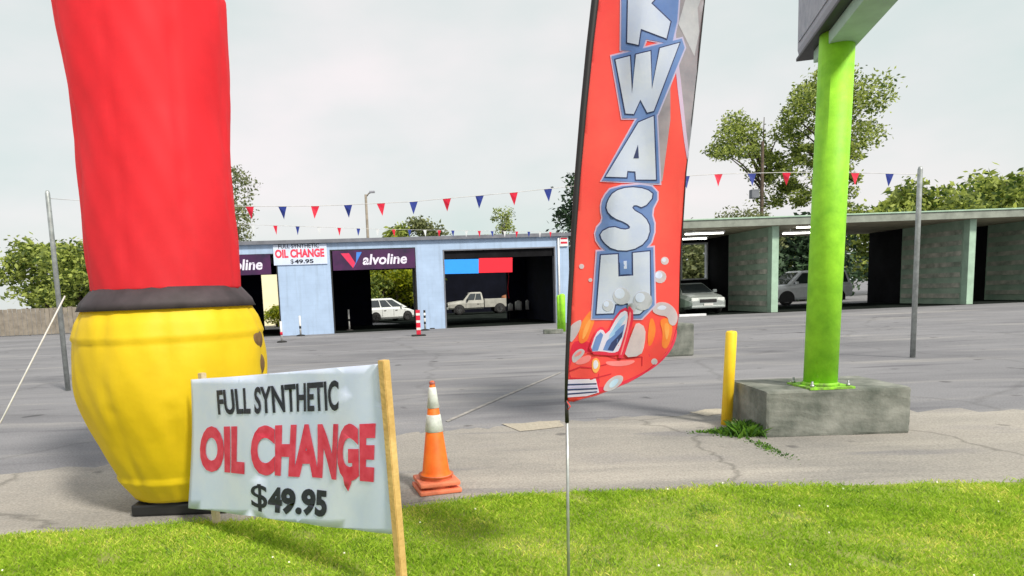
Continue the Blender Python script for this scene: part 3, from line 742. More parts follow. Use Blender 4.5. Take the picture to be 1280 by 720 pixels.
def mirrors(t, x, z, w, m):
    for s in (-1, 1): MB().box(x - .05, x + .07, s * (w + .1) - .1, s * (w + .1) + .1, z, z + .16, .03).build('wing_mirror', m, t)

# white hatchback behind the second bay, nose to the right
pc = bw(rv(486), D + 5.0, 0)
t = thing('hatchback_car', 'white hatchback parked just behind the second bay, nose to the right', 'car', (pc.x, pc.y, .01), R(36))
w = .86
body(t, [(-1.95, .32, .75, .98, .74, .66), (-1.85, .24, .8, 1.02, .84, .76), (-1.2, .2, .85, 1.0, w, .8), (.2, .2, .85, .98, w, .8), (.9, .2, .82, .95, w, .8), (1.5, .22, .72, .84, .84, .72), (1.9, .26, .62, .72, .76, .6), (2.0, .34, .55, .62, .66, .5)], 'car_white')
cabin(t, -1.95, -1.45, .15, 1.3, .93, 1.58, .8, .62, 'car_white', [(.07, .34), (.37, .62), (.65, .90)])
for x in (-1.25, 1.25):
    for s in (-1, 1): wheel(t, x, s * .78, .31)
arches(t, (-1.25, 1.25), w, .31); lamps(t, 1.93, .62, .55, -1.93, .8); mirrors(t, .75, .95, .82, 'car_white'); door_gaps(t, (-.75, .15, 1.05), .86, .35, .85, .74)

# pickup truck in the yard, nose to the left
pk = gp(598, 392.5)
t = thing('pickup_truck', 'white pickup truck parked in the dark yard seen through the wide bay', 'truck', (pk.x, pk.y, .014), pi + BANG * .6)
w = .95
body(t, [(-.35, .45, .9, 1.12, w, .9), (.9, .42, .9, 1.13, w, .9), (1.5, .42, .9, 1.12, w, .88), (2.35, .45, .85, 1.02, .92, .8), (2.55, .5, .8, .95, .82, .7)], 'truck_white')
cabin(t, -.35, -.2, .75, 1.35, 1.08, 1.78, .88, .72, 'truck_white', [(.1, .42), (.46, .88)])
b = MB(); b.box(-2.6, -.42, -w, w, .55, .62); b.box(-2.6, -.42, -w, -w + .07, .621, 1.2, .015); b.box(-2.6, -.42, w - .07, w, .621, 1.2, .015); b.box(-2.6, -2.53, -w + .07, w - .07, .621, 1.2); b.box(-.49, -.42, -w + .07, w - .07, .621, 1.2); b.build('cargo_bed', 'truck_white', t)
MB().box(-2.7, -2.61, -.85, .85, .45, .62, .02).build('bumper', 'steel', t)
MB().box(2.52, 2.66, -.85, .85, .45, .62, .02).build('bumper', 'steel', t)
MB().box(2.5, 2.575, -.5, .5, .68, .9, .01).build('grille', 'black', t)
for x in (-1.65, 1.65):
    for s in (-1, 1): wheel(t, x, s * .84, .38, .24)
arches(t, (-1.65, 1.65), w, .38); lamps(t, 2.52, .8, .66, -2.6, .9); mirrors(t, .95, 1.1, .9, 'black'); door_gaps(t, (-.1, 1.1), .95, .55, .9, .8)
tl = Matrix.Rotation(pi + BANG * .6, 4, 'Z') @ Vector((-2.55, 0, 1.02))
b = MB(); b.lathe([(0, -.62), (.28, -.58), (.4, -.3), (.38, .3), (.22, .6), (0, .66)], 18, 0, 0, 'X', lambda a, z: .1 * sin(3 * a + z * 5))
o = tag(b.build('tarp_bundle', 'rust', None, None, True), 'brown tarpaulin bundle hanging over the back of the white pickup', 'bundle'); o.location = (pk.x + tl.x, pk.y + tl.y, tl.z + .03); o.rotation_euler = (0, .1, BANG * .6)

# ------------------------------------------------------------------ wash bays on the right
Zw = 0.25
W1 = gp(968, 390.5, Zw); W0 = gp(853, 396, Zw)
WANG = R(2.5)
wux = Vector((cos(WANG), sin(WANG), 0)); wvx = Vector((-sin(WANG), cos(WANG), 0))
wash = thing('wash_bays', 'low flat roofed building of open wash bays with pale green columns', 'building', (W1.x, W1.y, 0), WANG)
def wu(px, v=0.0):
    p = on_plane(px, 360, W1 + wvx * v, wvx); return (p - W1 - wvx * v).dot(wux)
def wz(px, py): return on_plane(px, py, W1, wvx).z
WH = wz(900, 274); WD = 7.0; CL = wz(900, 285)
ws = [wu(856) - .5, 0.0, 9.4, 14.1, 18.8]
for i, u in enumerate(ws):
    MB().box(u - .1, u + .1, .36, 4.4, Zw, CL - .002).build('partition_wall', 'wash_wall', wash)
    MB().box(u - .098, u + .098, 4.402, WD, Zw, CL - .002).build('partition_wall', 'dark', wash)  # rear half near black: its shade is painted on
    MB().box(u - .16, u + .16, 0, .355, Zw, CL - .002, .012).build('column', 'wash_trim', wash)
    # steel sheet ribs on the walls
    b = MB()
    for k in range(7): b.box(u - .13, u - .101, .5, 4.3, Zw + .3 + k * .5, Zw + .52 + k * .5)
    b.build('wall_rail', 'wash_band', wash)
MB().box(ws[0] - .5, ws[-1] + .5, -.5, WD + .4, WH - .06, WH, .01).build('roof', 'wash_trim', wash)
MB().box(ws[0] - .45, ws[-1] + .45, -.45, -.40, CL, WH - .062).build('fascia', 'wash_fascia', wash)
MB().box(ws[0] - .45, ws[-1] + .45, -.398, WD + .3, CL, CL + .06).build('ceiling', 'wash_ceiling', wash)
MB().box(ws[0] - .4, ws[-1] + .4, -.2, WD + .3, Zw - .05, Zw + .01).build('bay_floor', 'dark_floor', wash)
MB().box(ws[0] + .05, ws[0] + 1.3, -.5, -.25, Zw - .05, Zw + .1, .02).build('kerb', 'white_trim', wash)
# rear wall of bay one with its window
ra, rb = wu(849, WD), wu(882.5, WD); z0, z1 = 1.95, 4.0
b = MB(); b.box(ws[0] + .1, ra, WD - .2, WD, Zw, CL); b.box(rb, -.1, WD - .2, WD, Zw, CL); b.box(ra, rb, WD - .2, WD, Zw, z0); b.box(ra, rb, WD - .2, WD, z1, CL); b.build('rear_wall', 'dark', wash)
b = MB(); b.box(ra, ra + .08, WD - .24, WD + .02, z0 + .08, z1 - .08); b.box(rb - .08, rb, WD - .24, WD + .02, z0 + .08, z1 - .08); b.box(ra, rb, WD - .24, WD + .02, z0, z0 + .08); b.box(ra, rb, WD - .24, WD + .02, z1 - .08, z1)
b.build('window_frame', 'white_trim', wash)
# fluorescent fittings
def tube_light(lab, ua, ub, v, z):
    t = thing('fluorescent_light', lab, 'ceiling light', W1 + wux * ua + wvx * v, WANG, 'fluorescent lights in the wash bays'); t.location.z = z
    MB().box(0, ub - ua, -.09, .09, .06, .13, .01).build('housing', 'white_trim', t)
    MB().tube([(.05, 0, .02), (ub - ua - .05, 0, .02)], .035, 8).build('lamp', 'tube', t)
    MB().box(.4, .45, -.02, .02, .13, CL - z).build('hanger', 'steel', t)
zc = CL - .35
tube_light('long lit tube light near the front of the first wash bay', wu(855, 1.0), wu(905, 1.0), 1.0, wz(880, 290.5))
tube_light('short lit tube light deeper in the first wash bay', wu(852, 3.2), wu(884, 3.2), 3.2, on_plane(870, 299, W1 + wvx * 3.2, wvx).z)
tube_light('lit tube light just right of the pale green column', wu(976, 2.0), wu(1030, 2.0), 2.0, on_plane(1000, 292, W1 + wvx * 2.0, wvx).z)
tube_light('upper lit tube light behind the lime green post', wu(993, .8), wu(1040, .8), .8, on_plane(1000, 285, W1 + wvx * .8, wvx).z)

# silver sedan in bay one, front to the camera
ps = gp(879, 393, Zw)
t = thing('sedan_car', 'silver sedan facing out of the first wash bay', 'car', (ps.x, ps.y + 2.0, Zw + .012), -pi / 2 + R(2))
w = .98
body(t, [(-2.3, .34, .8, 1.0, .84, .7), (-2.1, .26, .85, 1.05, .94, .84), (-1.2, .2, .85, 1.02, w, .9), (.6, .2, .85, 1.0, w, .9), (1.3, .22, .82, .98, w, .88), (2.0, .24, .72, .9, .96, .8), (2.3, .28, .62, .78, .86, .7), (2.4, .34, .56, .66, .76, .6)], 'car_silver')
cabin(t, -1.7, -1.05, .25, 1.25, .97, 1.5, .86, .66, 'car_silver', [(.12, .46), (.5, .88)])
for x in (-1.4, 1.45):
    for s in (-1, 1): wheel(t, x, s * .86, .33)
lamps(t, 2.36, .70, .62, -2.28, .85, (.1, .34, .16)); mirrors(t, .9, 1.0, .86, 'car_silver')
MB().box(2.34, 2.425, -.4, .4, .56, .72, .02).build('grille', 'black', t)
MB().box(2.3, 2.44, -.8, .8, .3, .42, .03).build('bumper', 'car_silver', t)
MB().box(2.425, 2.445, -.22, .22, .42, .52).build('number_plate', 'white_plastic', t)

# pale utility vehicle behind the second wash bay
pv = on_plane(1003, 380, W1 + wvx * (WD + 1.6), wvx)
t = thing('utility_car', 'white high roofed car behind the second wash bay', 'car', (pv.x, pv.y, Zw), pi + WANG); t.scale = (1.08, 1.08, 1.1)
w = .92
body(t, [(-2.25, .4, .9, 1.08, .86, .78), (-1.4, .3, .95, 1.1, w, .86), (.6, .3, .95, 1.1, w, .86), (1.3, .3, .9, 1.06, w, .84), (2.0, .32, .8, .98, .9, .76), (2.25, .4, .66, .8, .78, .62)], 'car_pale')
cabin(t, -2.2, -1.95, .55, 1.4, 1.06, 1.82, .86, .7, 'car_pale', [(.05, .3), (.34, .6), (.64, .92)])
for x in (-1.4, 1.4):
    for s in (-1, 1): wheel(t, x, s * .82, .36)
arches(t, (-1.4, 1.4), w, .36); lamps(t, 2.2, .8, .6, -2.25, .95); mirrors(t, .9, 1.1, .88, 'car_pale')

# ------------------------------------------------------------------ yard furniture near the blue building
def striped_post(label, px, py, h, bands, tilt=0):
    p = gp(px, py); t = thing('delineator_post', label, 'post', p, tilt, 'striped posts by the building')
    MB().lathe([(0, 0), (.2, 0), (.2, .04), (.1, .07), (0, .07)], 18).build('base', 'rubber', t)
    MB().tube([(0, 0, .06), (0, 0, h)], .045, 12).build('pole', 'white_plastic', t)
    for z, m in bands: MB().lathe([(.045, z), (.051, z + .003), (.051, z + .12), (.045, z + .123)], 14).build('band', m, t)
kb = [(.3, 'black'), (.6, 'black'), (.85, 'black')]
striped_post('white post with black bands, left one of the pair beside the blue pillar', 531.5, 413, .95, kb)
striped_post('white post with black bands, right one of the pair nearest the wide bay', 540, 411, .95, kb)
striped_post('slim white post on a black base before the wide blue pillar', 376, 420, .95, [(.35, 'black')])
striped_post('short white post on a black base near the yellow inflatable', 352.5, 428, .85, [(.3, 'penn_red')])
striped_post('white post standing in the dark left side of the second bay', 437, 413.5, 1.1, [(.5, 'black')])
p = gp(523.5, 420); t = thing('barricade', 'red and white upright barricade board on a black foot beside the pillar', 'barricade', p, .2)
MB().box(-.28, .28, -.2, .2, 0, .06, .02).build('base', 'rubber', t)
MB().box(-.09, .09, -.03, .03, .061, 1.08, .015).build('board', 'penn_red', t)
b = MB()
for k in range(3): b.box(-.085, .085, -.034, -.031, .25 + k * .3, .35 + k * .3)
b.build('stripe', 'white_plastic', t)

# lime bollards and kerb block at the right corner of the blue building
for px, py, rr, hh, lab in ((699.5, 412, .1, 1.45, 'slim lime green bollard at the right corner of the blue building'), (703.5, 414.5, .12, 1.5, 'thicker lime green bollard, the nearer one at the building corner')):
    t = MB(); t.lathe([(0, 0), (rr, 0), (rr, hh - .06), (rr * .7, hh), (0, hh + .02)], 20); o = tag(t.build('bollard', 'lime'), lab, 'bollard', 'lime bollards at the building corner'); o.location = gp(px, py)
t = MB(); t.box(-.45, .3, -.12, .12, 0, .17, .03); o = tag(t.build('wheel_stop', 'block'), 'low pale concrete wheel stop by the lime bollards', 'wheel stop'); o.location = gp(694, 417)

# concrete block behind the flag
p = gp(846, 445.5)
t = MB(); t.box(-.95, .42, 0, .7, 0, .76, .04); o = tag(t.build('concrete_block', 'block'), 'grey concrete block half hidden behind the feather flag', 'concrete block'); o.location = (p.x, p.y, gh(p.x, p.y)); o.rotation_euler = (0, 0, .06)

# light pole and utility pole
p = at(460, 300, 62)
t = thing('light_pole', 'thin grey light pole above the roof of the second bay', 'light pole', (p.x, p.y, 0))
zt = at(462, 243, 62).z
MB().tube([(0, 0, 0), (0, 0, zt)], [.16, .11], 10).build('pole', 'fence', t)
MB().tube([(0, 0, zt - .25), (.3, 0, zt + .1), (.45, 0, zt + .15)], .06, 8).build('arm', 'fence', t)
MB().box(.35, .85, -.15, .15, zt + .12, zt + .3, .03).build('lamp_head', 'sign_grey', t)
p = at(952, 270, 44)
t = thing('utility_pole', 'thin dark utility pole with a blue grey box behind the wash bays', 'utility pole', (p.x, p.y, .25))
MB().tube([(0, 0, 0), (0, 0, at(952, 182, 44).z)], [.13, .09], 10).build('pole', 'bark', t)
MB().box(-.75, -.25, -.2, .2, at(942, 248, 44).z - .25, at(942, 238, 44).z - .2, .03).build('transformer_box', 'facade_trim', t)

# cream outbuilding beyond the first bay, fence at the lot's left
p = at(340, 380, 47)
t = thing('cream_outbuilding', 'cream coloured wall of an outbuilding seen through the first bay', 'building', (p.x, p.y, 0), BANG)
MB().box(-4.5, 2.4, 0, 4, 0, 3.9).build('wall', 'cream', t); MB().box(-4.7, 2.6, -.2, 4.2, 3.9, 4.05).build('roof', 'roof', t)
t = thing('board_fence', 'long grey board fence beyond the left end of the blue building', 'fence', (-46, 44, 0), .1)
b = MB()
for k in range(90): b.box(k * .3, k * .3 + .27, 0, .03, .05, 1.85 + random.uniform(-.03, .03))
b.build('boards', 'fence', t)
for k in range(10): MB().box(k * 2.9, k * 2.9 + .1, .031, .13, 0, 1.9).build('post', 'bark', t)

# ------------------------------------------------------------------ pennant strings
def pennant_string(label, pts, spacing0, size, cols, sag=.06):
    """pts: pixel x, y, depth of the string; pennants hang at each given pixel column"""
    t = thing('pennant_string', label, 'bunting')
    P = [at(x, y, Y) for x, y, Y in pts]
    MB().tube(P, .006, 5).build('cord', 'cord', t)
    return t, P
def pennant(t, p, q, w, h, m):
    u = (q - p).normalized(); sw = random.uniform(-.25, .25); tw = random.uniform(-.5, .5)
    a = p - u * w / 2; c = p + u * w / 2
    tip = p + Vector((sw * h * .4, tw * h * .4, -h))
    mid1 = (a + tip) / 2 + Vector((0, .02 * tw, 0)); mid2 = (c + tip) / 2 + Vector((0, -.03 * tw, 0))
    b = MB(); v = [b.bm.verts.new(x) for x in (a, c, mid2, tip, mid1)]
    b.bm.faces.new((v[0], v[1], v[2], v[4])); b.bm.faces.new((v[4], v[2], v[3]))
    b.build('pennant', m, t)
PD = 13.5
xs = [(312, 258), (353, 258), (394, 257.5), (435, 256), (476, 254), (517, 252), (558.5, 248), (599.5, 244.5), (642, 240.5), (685, 236), (728, 231.5), (771, 227), (814, 223), (857, 220), (898, 217.5), (940, 216.5), (983, 215.5), (1026, 215.5), (1069, 216), (1112, 217)]
pre = [(271, 257), (230, 256), (189, 255), (148, 253), (107, 251)][::-1]
allp = pre + xs
t, P = pennant_string('string of red and blue pennants stretched across above the lot', [(x, y, PD) for x, y in [(60, 248)] + allp + [(1150, 218)]], .7, .2, None)
for i, p in enumerate(P[1:-1]):
    pennant(t, p, P[i + 2], .17, .25, 'penn_red' if (i - len(pre)) % 2 == 0 else 'penn_blue')
# second string slopes down to the far right corner of the roof
xs2 = [262, 289, 316, 344, 372, 399, 424, 448, 472, 492, 512, 531, 549, 566, 583, 599, 615, 631, 646, 661, 675, 688]
ys2 = [279 + (x - 262) * .035 if x < 480 else 286.6 + (x - 480) * .016 for x in xs2]
Yd = [17 + (x - 262) / 430 * 15.5 for x in xs2]
t, P = pennant_string('small faded pennant string drooping towards the right corner of the blue roof', [(x, y, d_) for x, y, d_ in zip(xs2, ys2, Yd)] + [(706, 291, 33.3)], .5, .2, None)
for i, p in enumerate(P[:-1]): pennant(t, p, P[i + 1], .2, .27, ('penn_red', 'penn_blue', 'penn_white')[i % 3])
for px, lab in ((60, 'grey steel pole holding the left end of the pennants'), (1150, 'grey steel pole holding the right end of the pennants')):
    p = at(px, 248 if px < 100 else 218, PD); t = MB(); t.lathe([(0, 0), (.05, 0), (.045, p.z + .1), (.03, p.z + .15), (0, p.z + .15)], 12); o = tag(t.build('string_pole', 'steel'), lab, 'pole', 'poles for the pennants'); o.location = (p.x, p.y, gh(p.x, p.y))

# ------------------------------------------------------------------ traffic cone (two bases stacked)
pc = gp(545.5, 619)
def cone_thing():
    t = thing('traffic_cone', 'orange traffic cone with two white collars on a doubled base', 'traffic cone', (pc.x, pc.y + .16, .006), R(14))
    def base(z, s, m, nm):
        b = MB(); b.box(-s, s, -s, s, z, z + .038, .012)
        b.lathe([(s * .82, z + .034), (s * .74, z + .06), (.15, z + .075), (.0, z + .075)], 28); b.build(nm, m, t)
    base(0, .178, 'coneweath', 'base'); base(.062, .17, 'coneweath', 'base')
    Hc, rb, rt = .92, .118, .02
    def r(z): return rb + (rt - rb) * (z - .13) / (Hc - .13)
    MB().lathe([(0, .12), (.145, .125), (.128, .14), (rb - .004, .16), (r(Hc), Hc), (r(Hc) * .6, Hc + .008), (0, Hc + .006)], 32, wob=lambda a, z: .012 * sin(2 * a + z * 4)).build('cone_body', 'orange', t)
    for z0, z1 in ((.50, .645), (.70, .875)):
        MB().lathe([(r(z0) + .001, z0), (r(z0) + .005, z0 + .003), (r(z1) + .005, z1 - .003), (r(z1) + .001, z1)], 32, wob=lambda a, z: .012 * sin(2 * a + z * 4)).build('collar', 'reflect', t)
    MB().lathe([(r(.905) + .002, .9), (r(.905) + .004, .905), (r(Hc) + .004, Hc - .002), (r(Hc), Hc + .004)], 24).build('tip', 'dirt', t)
cone_thing()

# ------------------------------------------------------------------ yellow bollard, concrete base with lime post, pylon sign
p = gp(908, 531)
t = thing('bollard', 'leaning yellow steel bollard standing at the weedy pavement edge', 'bollard', p)
hb = 1.1
b = MB(); b.lathe([(0, 0), (.062, 0), (.062, hb - .02), (.05, hb), (0, hb + .006)], 24); o = b.build('post', 'yellow_paint', t); o.rotation_euler = (0, R(2.6), 0)
MB().box(.03, .29, -.06, .06, 0, .05, .015).build('foot_plate', 'cream', t)

q = gp(957, 547.5)
base = thing('sign_base', 'rough darkened concrete plinth under the lime green sign post', 'plinth', q, R(-2))
b = MB(); b.box(0, 1.5, 0, .95, 0, .5, .03)
bmesh.ops.subdivide_edges(b.bm, edges=[e for e in b.bm.edges if e.calc_length() > .3], cuts=8, use_grid_fill=True)
for v in b.bm.verts: v.co += Vector((RNG.normal(0, .002), RNG.normal(0, .002), RNG.normal(0, .002)))
b.build('block', 'block', base)
pp = gp(1025, 482.5, .5)
sg = thing('pylon_sign', 'lime green steel post carrying a grey sign cabinet high above', 'sign', (pp.x, pp.y, .5))
ptop = at(1046, 80, pp.y); top = ptop.z - .5
MB().tube([(0, 0, -.01), (ptop.x - pp.x, 0, top + .3)], .165, 20).build('post', 'lime', sg)
bp_ = MB().box(-.24, .24, -.24, .24, -.006, .02, .004).build('base_plate', 'lime_worn', sg)
for bx in (-.19, .19):
    for by in (-.19, .19): MB().lathe([(0, .02), (.022, .02), (.022, .045), (.012, .047), (.012, .08), (0, .08)], 6, bx, by).build('anchor_bolt', 'steel', bp_)
MB().lathe([(.166, .021), (.19, .021), (.172, .05), (.166, .052)], 24).build('weld_collar', 'lime_worn', sg)
fa = at(995, 77, 8.0)
lo_, hi_ = 6.0, 8.0
for _ in range(40):                      # where the cabinet's lower edge, level, crosses the picture's edge
    md = (lo_ + hi_) / 2
    if at(1018, 45, md).z > fa.z: hi_ = md
    else: lo_ = md
fb = at(1018, 45, lo_)
cang = math.atan2(fb.y - fa.y, fb.x - fa.x)
Rl = Matrix.Rotation(cang, 4, 'Z')
def cab(name, m, *bx, bev=.01):
    b = MB(); b.box(*bx, bev)
    for v in b.bm.verts: v.co = Rl @ v.co + (fa - Vector((pp.x, pp.y, .5)))
    return b.build(name, m, sg)
cab('cabinet', 'sign_grey', 0, 2.5, 0, .5, .03, 1.7, bev=.07)
cab('lower_trim', 'sign_dark', .02, 2.48, -.006, .506, -.01, .028)
cab('face_panel', 'flag_lightgrey', .14, 2.36, -.012, -.002, .16, 1.58, bev=.004)
cab('under_tray', 'wash_trim', .35, 2.1, .1, .4, -.14, -.012)
# weeds round bollard and block
def weeds(label, c, rx, ry, n, h):
    x = RNG.normal(0, rx * .5, n); y = RNG.normal(0, ry * .5, n); hh = RNG.uniform(.3, 1, n) * h * np.exp(-(x / rx) ** 2)
    a = RNG.uniform(0, 2 * pi, n); wv = .006 + RNG.uniform(0, .008, n); lx = RNG.normal(0, .5, n) * hh; ly = RNG.normal(0, .5, n) * hh
    dx, dy = np.cos(a) * wv, np.sin(a) * wv; z = np.zeros(n)
    V = np.stack([np.stack([x - dx, y - dy, z], 1), np.stack([x + dx, y + dy, z], 1), np.stack([x + dx + lx * .6, y + dy + ly * .6, hh * .7], 1), np.stack([x + lx * 1.2, y + ly * 1.2, hh], 1)], 1).reshape(-1, 3)
    o = link('weeds', mesh_np('weeds', V, np.arange(n * 4).reshape(n, 4)), 'weed'); o.location = c
    tag(o, label, None, kind='stuff')
weeds('green weeds tufted between the yellow bollard and the plinth', gp(930, 543), .24, .16, 900, .17)
weeds('low weeds spreading left of the yellow bollard', gp(900, 540), .34, .08, 350, .05)
weeds('line of weeds running from the plinth corner into the pavement joint', gp(958, 560), .1, .4, 220, .035)

# ------------------------------------------------------------------ red and yellow inflatable with its blower
Yi = 5.4
ci = at(222, 500, Yi)
inf = thing('inflatable_figure', 'tall red inflatable tube with black waistband and bulging yellow lower half', 'inflatable', (ci.x, ci.y, 0))
def X(px, py): return at(px, py, Yi).x - ci.x
def Z(px, py): return at(px, py, Yi).z
rmax = X(330, 445)
zb = [0.12, .3, .6, .9, Z(331, 470), Z(331, 440), Z(327, 415), Z(322, 395), Z(312, 378)]
rb_ = [.38, .5, .6, rmax * .99, rmax, rmax, X(327.5, 415), X(320, 393), X(309, 380)]
wr = lambda a, z: .012 * sin(5 * a + z * 3) + .008 * sin(9 * a - z * 7) + .004 * sin(23 * a + 11 * z) - .018 * max(0, abs(cos(5 * a)) - .93) * 14 * (1 + .25 * sin(z * 23 + 3 * sin(z * 7)))
yz = np.linspace(zb[0], zb[-1], 60)
ylw = MB().lathe([(float(np.mean([np.interp(z + k * .05, zb, rb_) for k in range(-4, 5)])) if zb[0] + .2 < z < zb[-1] - .25 else float(np.interp(z, zb, rb_)), float(z)) for z in yz], 120, wob=wr).build('trousers', 'yellow_fabric', inf)
wz2 = [Z(312, 380) - .01, Z(306, 372), Z(300, 364), Z(297, 357)]
MB().lathe(list(zip([X(316, 380), X(311, 372), X(303, 364), X(296, 357)], wz2)), 64, wob=wr).build('waistband', 'dark_fabric', inf)
prof = [(X(297, 357) * .99, Z(297, 357) - .02), (X(295, 330), Z(295, 330)), (X(291, 270), Z(291, 270)), (X(286, 210), Z(286, 210)), (X(282, 150), Z(282, 150)), (X(281, 70), Z(281, 70)), (X(279.5, 0), Z(280, 0)), (.30, Z(280, 0) + .6), (.22, Z(280, 0) + .85), (.0, Z(280, 0) + .92)]
fine = []
for (r0, z0), (r1, z1) in zip(prof, prof[1:]):
    for k in range(9): fine.append((r0 + (r1 - r0) * k / 9, z0 + (z1 - z0) * k / 9))
fine.append(prof[-1])
MB().lathe(fine, 120, wob=lambda a, z: .012 * sin(3 * a + z * 4) + .008 * sin(7 * a - z * 6) + .005 * sin(17 * a + z * 13) - .016 * max(0, abs(cos(4 * a + .4)) - .95) * 20 * (1 + .3 * sin(z * 17 + 2 * sin(z * 5)))).build('body_tube', 'red_fabric', inf)
for px, py, hp, wp in ((326, 424, 12, 5), (329, 454, 13, 4)):  # raised brown patches painted in for the dark of open vents
    c = Vector((X(px, py) * .985, -.05, Z(px, py))); k = Yi / F
    b = MB(); bmesh.ops.create_uvsphere(b.bm, u_segments=16, v_segments=10, radius=1)
    for v in b.bm.verts: v.co = c + Vector((v.co.x * wp * k * .7, v.co.y * .12, v.co.z * hp * k))
    b.build('vent_hole_patch', 'brown_fabric', inf, smooth=True)
bl = MB().lathe([(0, -.24), (.26, -.24), (.3, -.2), (.3, .2), (.26, .24), (0, .24)], 28, 0, .3, 'X').build('blower', 'black', inf)
MB().box(-.3, .45, -.34, .2, .004, .1, .02).build('blower_foot', 'black', inf)
MB().lathe([(.36, .1), (.36, .45), (.4, .55)], 32).build('blower_collar', 'black', inf)

for (dx, dy) in ((-1.7, -.5), (-1.2, 1.4)):
    b = MB(); q0 = Vector((dx * .42, dy * .42, Z(300, 362))); q1 = Vector((dx, dy, .02)); b.tube([q0, (q0 + q1) / 2 - Vector((0, 0, .05)), q1], .006, 6); b.build('tether', 'cord', inf)

# ------------------------------------------------------------------ oil change banner on two stakes
HB = .9
RT, RB = at(475, 455.5, 3.45), at(495.5, 669, 3.42)
LB_ = at(262, 638, 4.5); LT_ = at(262, 473, 4.5)
n = (RT - LT_).cross(RB - RT).normalized()
if n.y > 0: n = -n
bc = RT.copy()
def bfn(off):
    def fn(px, py):
        p = on_plane(px, py, bc, n)
        u = (px - 261) / 220.0
        return p + n * (off + .012 * sin(px * .045) * sin((py - 440) * .016) + .006 * sin(px * .11 + py * .03))
    return fn
ban = thing('price_banner', 'white oil change banner stretched between two wooden stakes on the verge', 'banner')
outline = [(238, 474.5), (300, 470), (360, 465), (420, 459.5), (474, 455), (480, 510), (487, 580), (495.5, 669), (430, 661), (370, 653), (312, 645), (262, 638), (236, 635)]
sheet([outline], bfn(0), 12, thick=(-n * .003)).build('vinyl_sheet', 'banner', ban)
fn = bfn(.004)
lay_text('FULL SYNTHETIC', [(271, 487.5), (423, 475), (423, 513.5), (274, 518.5)], fn, bold=.028, step=12, space=1.0).build('lettering', 'ink_black', ban)
lay_text('OIL CHANGE', [(249, 533), (471, 528), (469, 603), (249, 589)], fn, bold=.055, step=12).build('lettering', 'ink_red', ban)
lay_text('$', [(315, 604), (334, 605.5), (334, 641), (315, 638)], fn, bold=.012, step=12).build('lettering', 'ink_black', ban)
lay_text('49.95', [(335, 608), (410, 613), (410, 647), (335, 640.5)], fn, bold=.05, step=12).build('lettering', 'ink_black', ban)
b = sheet([[(430, 590), (441, 588), (440, 604), (436, 614), (432, 606)]], bfn(.0045), 12); b.build('ink_drip', 'ink_red', ban)
def stake(px_top, py_top, px_bot, py_bot, Y, w, dpt, m):
    a = at(px_top, py_top, Y); c = at(px_bot, py_bot, Y); dv = (c - a); c2 = a + dv * ((a.z + .15) / (a.z - c.z))
    u = Vector((n.y, -n.x, 0)).normalized(); v = n
    b = MB(); b.prism([c2 + u * w / 2 + v * dpt / 2, c2 - u * w / 2 + v * dpt / 2, c2 - u * w / 2 - v * dpt / 2, c2 + u * w / 2 - v * dpt / 2], a - c2)
    bmesh.ops.recalc_face_normals(b.bm, faces=b.bm.faces); bmesh.ops.bevel(b.bm, geom=b.bm.edges[:], offset=.004, segments=2, affect='EDGES')
    return b.build('stake', m, ban)
stake(479.5, 450, 502, 720, 3.43, .045, .05, 'wood')
stake(252, 466, 271, 656, 4.8, .06, .04, 'wood_pale')

# ------------------------------------------------------------------ feather flag
YF = 3.4
def wave(px, py): return .022 * sin(px * .028 + py * .006) + .012 * sin(py * .021 - px * .05) + .006 * sin(px * .13 + py * .02)
def ffn(off):
    def fn(px, py):
        k = min(1, max(0, (px - (745 - (py) * .075)) / 40.0))
        return at(px, py, YF - off + wave(px, py) * k)
    return fn
flag = thing('feather_flag', 'tall red feather flag with pale letters and a cartoon car on a thin pole', 'flag')
left = [(776, -215), (764, -130), (753, -60), (745, 0), (738, 60), (730, 140), (723, 220), (717.5, 300), (713, 380), (709.5, 460), (708.5, 502)]
right = [(716, 502), (728, 498), (745, 494), (765, 486), (785, 478), (803, 468), (820, 453), (832, 440), (840, 427), (846, 410), (848.5, 390), (850, 330), (853.5, 270), (857, 215), (864, 150), (871, 90), (880, 2), (884, -60), (878, -130), (858, -185), (828, -220), (800, -230)]
cloth = sheet([left + right], ffn(0), 8, thick=(0, .0015, 0)).build('cloth', 'flag_red', flag)
def pr(name, polys, m, off, label=None, step=8):
    for pl in polys: sheet([pl], ffn(off), step).build(name, m, cloth, label)
z3 = lambda pts: [(690 + x / 2.771, y / 2.771) for x, y in pts]
z4 = lambda pts: [(690 + x / 2.481, 240 + y / 2.481) for x, y in pts]
z5 = lambda pts: [(700 + x / 5.144, 370 + y / 5.144) for x, y in pts]
def area(p): return sum(a[0]*b[1]-b[0]*a[1] for a, b in zip(p, p[1:] + p[:1])) / 2
def off_poly(p, d):
    if area(p) < 0: p = p[::-1]
    out = []; n_ = len(p)
    for i in range(n_):
        a, b_, c = Vector(p[i-1]), Vector(p[i]), Vector(p[(i+1) % n_])
        e1, e2 = (b_ - a).normalized(), (c - b_).normalized()
        n1, n2 = Vector((e1.y, -e1.x)), Vector((e2.y, -e2.x)); m_ = (n1 + n2)
        if m_.length < .2: m_ = n1
        m_.normalize(); k = min(1.5, 1 / max(.35, m_.dot(n1)))
        out.append(tuple(b_ + m_ * d * k))
    return out
def smooth_poly(p, it=1):
    for _ in range(it):
        q = []
        for a, b_ in zip(p, p[1:] + p[:1]):
            q += [(a[0]*.75+b_[0]*.25, a[1]*.75+b_[1]*.25), (a[0]*.25+b_[0]*.75, a[1]*.25+b_[1]*.75)]
        p = q
    return p
